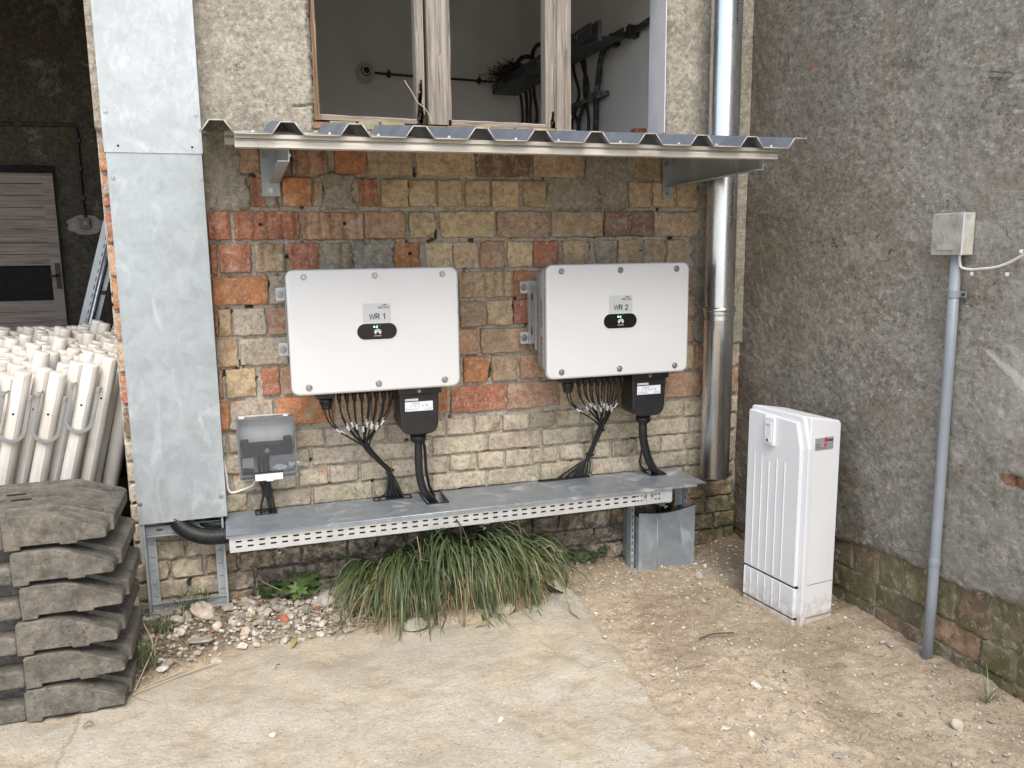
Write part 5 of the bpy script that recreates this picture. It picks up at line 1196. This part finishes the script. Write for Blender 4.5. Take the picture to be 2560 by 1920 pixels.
def rubble():
    m=MB(); n=0
    while n<1500:
        x=rng.uniform(-.45,.50); y=rng.uniform(-.58,-.02)
        if not in_rub(x,y) or (x<-.12 and rng.random()<.55): continue
        if x>.25 and y<-.30 and rng.random()<.6: continue
        r=min(.030,.0055*math.exp(rng.normal(0,.65))+.0028) if rng.random()>.03 else rng.uniform(.016,.030); V,F=stone_geo(r); z=gz(x,y)+r*.25
        c=random.choice(SCOL); k=rng.uniform(.75,1.2)
        if rng.random()<.022: c=(.42,.17,.09)
        m.add([v+Vector((x,y,z)) for v in V],F,False,tuple(q*k for q in c)); n+=1
    tag(m.build('rubble',STONE,cols=True,keep=True),'strip of broken stone and mortar rubble at the wall foot','rubble',kind='stuff')
    m=MB()
    for k in range(2600):
        x=rng.uniform(1.15,2.28); y=rng.uniform(-1.95,-.03)
        if rng.random()<.35: x=rng.uniform(1.3,2.28); y=-abs(rng.normal(0,.25))-.02
        if 1.96<x<2.2 and -.9<y<-.58: continue
        r=.0022*math.exp(rng.normal(0,.6))+.0012
        if rng.random()<.05: r*=2.0
        V,F=stone_geo(r); c=random.choice(SCOL); kk=rng.uniform(.85,1.25); m.add([v+Vector((x,y,gz(x,y)+r*.3)) for v in V],F,False,tuple(q*kk for q in c))
    for k in range(420):
        x=rng.uniform(1.25,2.27); y=-1.9*rng.random()**.8-.03
        if 1.94<x<2.22 and -.93<y<-.56: continue
        r=rng.uniform(.0035,.0085)*(1.5 if rng.random()<.08 else 1); V,F=stone_geo(r); c=random.choice(SCOL); kk=rng.uniform(.8,1.1); m.add([v+Vector((x,y,gz(x,y)+r*.15)) for v in V],F,False,tuple(q*kk for q in c))
    for k in range(260):
        x=rng.uniform(-.75,1.3); y=rng.uniform(-1.7,-.42); r=.0013*math.exp(rng.normal(0,.5))+.0006
        V,F=stone_geo(r); m.add([v+Vector((x,y,gz(x,y)+r*.3)) for v in V],F,False,random.choice(SCOL))
    tag(m.build('gravel',STONE,cols=True,keep=True),'small pale grit and pebbles scattered over the dirt','gravel',kind='stuff')
    m=MB()
    for k in range(340):   # dry straw and leaf litter over the rubble
        if k<210: x=rng.uniform(-.42,.5); y=rng.uniform(-.55,-.05)
        else: x=rng.normal(.52,.12); y=rng.normal(-.37,.06)
        if not in_rub(min(x,.5),y): continue
        l=rng.uniform(.02,.06) if k<210 else rng.uniform(.03,.10); a=rng.uniform(0,6.28) if k<210 else rng.normal(.5,.5); z=gz(x,y)+.006+.012*rng.random()
        d=Vector((math.cos(a),math.sin(a),rng.normal(0,.18)))*l; c=random.choice([(.42,.33,.2),(.34,.26,.16),(.2,.15,.09),(.5,.41,.27)]); p=Vector((x,y,z))
        m.tube([p-d,p+Vector((0,0,.004)),p+d],[.0008,.0012,.0007],4,col=c)
    tag(m.build('straw_litter',STRAW,cols=True,keep=True),'dry straw and stalks lying on the rubble','straw',kind='stuff')
rubble()
BIG=[(-.215,-.150,.050,.55,(.52,.44,.36),'largest pale flat stone, lying by the foot of the ladder frame'),
(-.315,-.175,.028,.9,(.50,.45,.37),'upright pale stone under the lower ladder rung'),
(-.165,-.265,.028,.8,(.58,.53,.45),'whitish block of stone in front of the ladder frame'),
(-.215,-.36,.058,.28,(.36,.33,.28),'dark stained flat slab at the front of the rubble'),
(-.295,-.275,.022,.8,(.60,.54,.46),'pale stone beside the small bright grass tuft'),
(-.345,-.49,.020,.9,(.62,.58,.5),'rounded white stone at the front left of the rubble'),
(-.165,-.45,.024,.6,(.55,.48,.40),'tan stone on the front edge of the rubble'),
(.085,-.255,.024,.8,(.44,.15,.07),'bright orange brick chip in the middle of the rubble'),
(.255,-.15,.040,.6,(.47,.43,.37),'grey stone beside the leafy weed'),
(.325,-.19,.036,.45,(.42,.39,.34),'flat grey stone leaning near the big grass tuft'),
(.395,-.205,.030,.7,(.42,.34,.21),'sandy yellow stone between rubble and grass'),
(.33,-.105,.034,.5,(.33,.20,.13),'brownish brick piece leaning under the grass'),
(.58,-.43,.048,.55,(.40,.37,.31),'big grey stone on the concrete edge in front of the grass'),
(.505,-.36,.026,.9,(.45,.24,.14),'pinkish stone half buried in front of the grass'),
(.955,-.405,.050,.4,(.52,.47,.39),'long pale stone poking out of the grass'),
(1.235,-.265,.062,.30,(.50,.43,.34),'flat pale slab at the right edge of the grass'),
(1.245,-.76,.012,.9,(.60,.52,.42),'single small stone on the concrete edge facing the cabinet'),
(2.03,-1.66,.026,.7,(.55,.48,.40),'largest rounded stone on the dirt at the photo corner'),
(1.36,-1.42,.014,.8,(.58,.50,.40),'white pebble on the dirt farthest from the walls'),
(.70,-1.17,.011,.8,(.66,.62,.55),'small white stone alone in the middle of the concrete'),
(.01,-1.02,.010,.8,(.62,.58,.5),'small white stone on the concrete towards the foot plates'),
(1.62,-.20,.020,.7,(.45,.37,.28),'tan clod of stone in front of the floor duct')]
for x,y,r,fl,c,lb in BIG:
    V,F=stone_geo(r,fl,sub=2); m=MB(); z=gz(x,y); mz=min(v.z for v in V)
    m.add([v+Vector((x,y,z-mz-r*.12)) for v in V],F,False,c); tag(m.build('stone',STONE,cols=True),lb,'stone','larger loose stones')
def blade(m,base,az,el,L,w,droop,col,seg=8,tip=(1,1,1),twist=0.):
    p=Vector(base); h=Vector((math.cos(az),math.sin(az),0)); e=el; V=[];F=[]; ds=L/seg
    for i in range(seg+1):
        t=i/seg; d=h*math.cos(e)+Vector((0,0,1))*math.sin(e); s=Vector((-h.y,h.x,0)); s=(s*math.cos(twist*t)+d.cross(s)*math.sin(twist*t))
        ww=w*(1-t**2.2)*(.65+.35*min(1,t*5))+.0002; V+= [p-s*ww,p+s*ww]
        nz=p+d*ds; 
        p=nz; e-=droop*ds*(1+1.6*t)
        if p.z<.035 and e<-.1: e=max(e,-.5)
        if p.z<.012: p.z=.012; e=-.02; ds=min(ds,.006)
    for i in range(seg): F.append((2*i,2*i+1,2*i+3,2*i+2))
    n=len(m.v); m.add(V,F,True,col)
    for i in range(seg+1):
        t=i/seg; c=tuple(a*(1-t*.35)+b*t*.35*a for a,b in zip(col,tip)); m.c[n+2*i]=c; m.c[n+2*i+1]=c
GREEN=[(.066,.104,.036),(.086,.125,.048),(.115,.155,.060),(.052,.084,.036),(.105,.140,.068),(.135,.170,.085)]
DRY=[(.40,.30,.16),(.33,.23,.12),(.46,.37,.22),(.28,.19,.10),(.38,.30,.19)]
def grass():
    m=MB(); cl=[]
    for q in range(70):
        x=.40+.78*rng.beta(1.4,1.4); cl.append((x,-.04-.13*rng.random(),rng.normal(0,.33),rng.uniform(.55,1.12),rng.random(),rng.uniform(.7,1.3)))
    for k in range(1750):
        x0,y0,azb,Lc,dr,tone=cl[int(rng.integers(len(cl)))]; x=x0+rng.normal(0,.022); y=min(-.03,y0+rng.normal(0,.02)); fan=(x-.82)/.42
        dry=rng.random()<(.65 if dr<.25 else .24)
        az=-math.pi/2+fan*(.50 if fan>0 else .55)+azb+rng.normal(0,.2)
        el=R(rng.uniform(35,80)) if not dry else R(rng.uniform(5,60)); L=Lc*rng.uniform(.32,.82)*(1-(.34 if fan>0 else .2)*abs(fan))
        c=random.choice(DRY if dry else GREEN); kk=tone*rng.uniform(.85,1.15)
        z=.26*math.exp(-((x-.82)/.27)**2)*rng.random()
        blade(m,(x,y,gz(x,y)+z*.6),az,el,L*(.85 if dry else 1),rng.uniform(.0018,.0058) if not dry else rng.uniform(.0009,.0024),rng.uniform(2.6,7.4),tuple(q*kk for q in c),9,tip=(1.25,1.1,.8),twist=rng.normal(0,1.2))
    for k in range(900):   # dead thatch hanging at the front and right
        x=rng.uniform(.48,1.12); y=-.15-.22*rng.random()*(1-abs(x-.92)/.5*.4); az=-math.pi/2+(x-.88)*1.1+rng.normal(0,.6); kk=rng.uniform(.65,1.2)
        blade(m,(x,y,gz(x,y)+rng.uniform(.02,.17)),az,R(rng.uniform(-45,30)),rng.uniform(.07,.24),rng.uniform(.0007,.0016),rng.uniform(2,9),tuple(q*kk for q in random.choice(DRY)),6)
    for k in range(120):   # flat matted straw at the left and front foot
        x=rng.uniform(.40,.70); y=-.12-.24*rng.random(); blade(m,(x,y,gz(x,y)+rng.uniform(.01,.14)),-math.pi/2-rng.uniform(-.5,1.5),R(rng.uniform(-30,40)),rng.uniform(.10,.30),.0011,rng.uniform(1.5,5),random.choice(DRY),7)
    for k in range(60):   # broken, kinked blades crossing the others
        x=rng.uniform(.55,1.15); y=-.12-.12*rng.random(); a=rng.uniform(-3.0,-.1); c=random.choice(GREEN+DRY); h=gz(x,y)+rng.uniform(.10,.26); l=rng.uniform(.06,.18)
        p=Vector((x,y,h)); q=p+Vector((math.cos(a)*l,math.sin(a)*l*.6-.03,rng.uniform(-.04,.08))); e=q+Vector((math.cos(a)*.03,-.04,-rng.uniform(.06,.16))); m.tube([p,q,e],[.0012,.0015,.0006],4,col=c)
    blade(m,(.70,-.10,.17),-2.75,R(8),.50,.0020,1.3,(.60,.51,.32),10); blade(m,(.66,-.12,.14),-2.62,R(4),.45,.0016,1.2,(.55,.45,.27),10)
    tag(m.build('grass_tuft',GRASS,cols=True),'big drooping clump of long green and straw grass under the tray','grass')
grass()
def small_grass(label,x,y,n,L,spread,cols=GREEN,w=.0012,bright=1.35):
    m=MB()
    for k in range(n):
        a=rng.uniform(0,6.28); r=spread*math.sqrt(rng.random()); px,py=x+math.cos(a)*r,y+math.sin(a)*r*.7
        c=random.choice(cols if rng.random()>.12 else DRY); kk=bright*rng.uniform(.8,1.3); blade(m,(px,py,gz(px,py)),rng.uniform(0,6.28),R(rng.uniform(45,88)),L*rng.uniform(.5,1.1),w*rng.uniform(.6,1.3),rng.uniform(3,10),tuple(q*kk for q in c),6)
    tag(m.build('grass_tuft',GRASS,cols=True),label,'grass')
small_grass('small bright grass tuft in front of the left ladder rail',-.375,-.235,150,.085,.045)
small_grass('grass tuft growing between stack of foot plates and rubble',-.415,-.46,190,.14,.06)
small_grass('thin grass tuft growing behind the lower ladder rung',-.255,-.085,80,.19,.055,bright=.95)
small_grass('tiny grass tuft at the foot of the roughcast wall near the photo edge',2.215,-1.60,9,.12,.02,w=.003,bright=1.5)
small_grass('single long grass blade standing behind the tray lid',.505,-.015,1,.02,.002)
m=MB(); blade(m,(.52,-.012,.42),2.75,R(58),.12,.0026,.6,(.10,.12,.06),6); tag(m.build('grass_tuft',GRASS,cols=True),'lone green grass blade sticking up behind the tray lid','grass')
def weed(label,x,y,n,size,col,lob=True):
    t=thing('leafy_weed',label,'weed',(x,y,gz(x,y)))
    m=MB(); lm=MB(); z=gz(x,y)
    for k in range(n):
        a=rng.uniform(0,6.28); l=size*rng.uniform(.5,1.); b=Vector((x,y,z)); tp=b+Vector((math.cos(a)*l*.8,math.sin(a)*l*.6,size*rng.uniform(.35,1.0)))
        m.tube([b,b.lerp(tp,.5)+Vector((0,0,.012)),tp],.0011,5)
        kk=rng.uniform(.75,1.35); c=tuple(q*kk for q in col)
        d=(tp-b).normalized(); nrm=Vector((rng.normal(0,.4),-.5+rng.normal(0,.3),1)).normalized(); sd=nrm.cross(d).normalized(); d2=sd.cross(nrm)
        pts=[tp]
        K=15
        for q in range(K):
            th=2*math.pi*q/K; rr=size*.30*(1+(.28*math.sin(th*5) if lob else 0)); pts.append(tp+d2*(rr*(math.cos(th)+.7))+sd*(rr*math.sin(th))+nrm*(-.15*rr*math.cos(2*th)))
        V=pts; F=[(0,1+q,1+(q+1)%K) for q in range(K)]; lm.add(V,F,True,c)
    m.build('stem',simple('weed_stem',(.09,.11,.04),.6),t); lm.build('leaves',LEAF,t,cols=True)
weed('leafy green weed with lobed leaves growing at the wall foot in the rubble',.155,-.085,22,.075,(.10,.16,.045))
weed('low dark green weed with rounded leaves beside the lobed one',.045,-.045,12,.055,(.035,.075,.022),False)
weed('small green weed rooted in the wall left of the floor duct',1.52,-.03,10,.06,(.05,.09,.025))
weed('small dark weed at the right edge of the big grass clump',1.40,-.08,9,.06,(.05,.085,.03),False)
STK=simple('dry_stem',(.42,.35,.24),.8)
single([(.315,-.06,.02),(.312,-.055,.16),(.308,-.05,.355)],.0016,'dry_stalk','thin dry stalk standing upright from the rubble to the tray','stalk',STK,12,seg=5)
single([(-.005,-.05,.03),(-.007,-.055,.09),(-.008,-.06,.155),(.03,-.09,.135),(.085,-.12,.112)],.0016,'dry_stalk','bent dry stalk folded like a hook above the rubble','stalk',STK,12,seg=5)
single([(-.43,-.62,.018),(-.36,-.585,.022),(-.24,-.52,.02),(-.16,-.485,.022)],.0020,'dry_stalk','long dry stalk lying on the concrete from the foot plates','stalk',STK,16,seg=5)
single([(-.42,-.60,.020),(-.33,-.55,.026),(-.25,-.515,.03)],.0018,'dry_stalk','second dry stalk lying behind the long one by the foot plates','stalk',STK,16,seg=5)
single([(-.425,-.60,.02),(-.395,-.50,.06),(-.375,-.44,.10),(-.41,-.36,.155)],.0022,'dry_stalk','curved dry stalk rising beside the foot plates','stalk',STK,16,seg=5)
single([(-.43,-.615,.016),(-.40,-.655,.016),(-.345,-.70,.015)],.0014,'dry_stalk','short dry twig lying in front of the foot plates','stalk',STK,12,seg=5)
single([(1.58,-.885,.012),(1.65,-.875,.016),(1.73,-.885,.012)],.0030,'twig','dark twig lying on the dirt in front of the cabinet','twig',simple('dark_twig',(.07,.05,.035),.9),12,seg=6)
def leaf(label,x,y,rz,L,w,c):
    m=MB(); V=[];F=[]; n=10
    for i in range(n+1):
        t=i/n; ww=w*math.sin(math.pi*min(1,t*.97+.02))**.8; z=.006+.012*math.sin(t*2.6)
        for s in (-1,0,1): p=Matrix.Rotation(rz,3,'Z')@Vector((L*(t-.5),s*ww,z+.004*abs(s))); V.append(p+Vector((x,y,gz(x,y))))
    for i in range(n):
        for s in (0,1): a=3*i+s; F.append((a,a+1,a+4,a+3))
    m.add(V,F,True,c); tag(m.build('fallen_leaf',LEAF,cols=True),label,'leaf')
leaf('yellow green fallen leaf at the front edge of the rubble',.115,-.425,1.2,.075,.010,(.32,.30,.10))
leaf('narrow yellow fallen leaf on the concrete in front of the grass',.83,-.515,.1,.06,.006,(.30,.28,.08))
leaf('small brown fallen leaf on the concrete in front of the foot plates',-.54,-.78,.2,.03,.007,(.25,.18,.08))
leaf('tiny dark fallen leaf alone on the concrete',.045,-.60,.7,.022,.003,(.10,.08,.05))
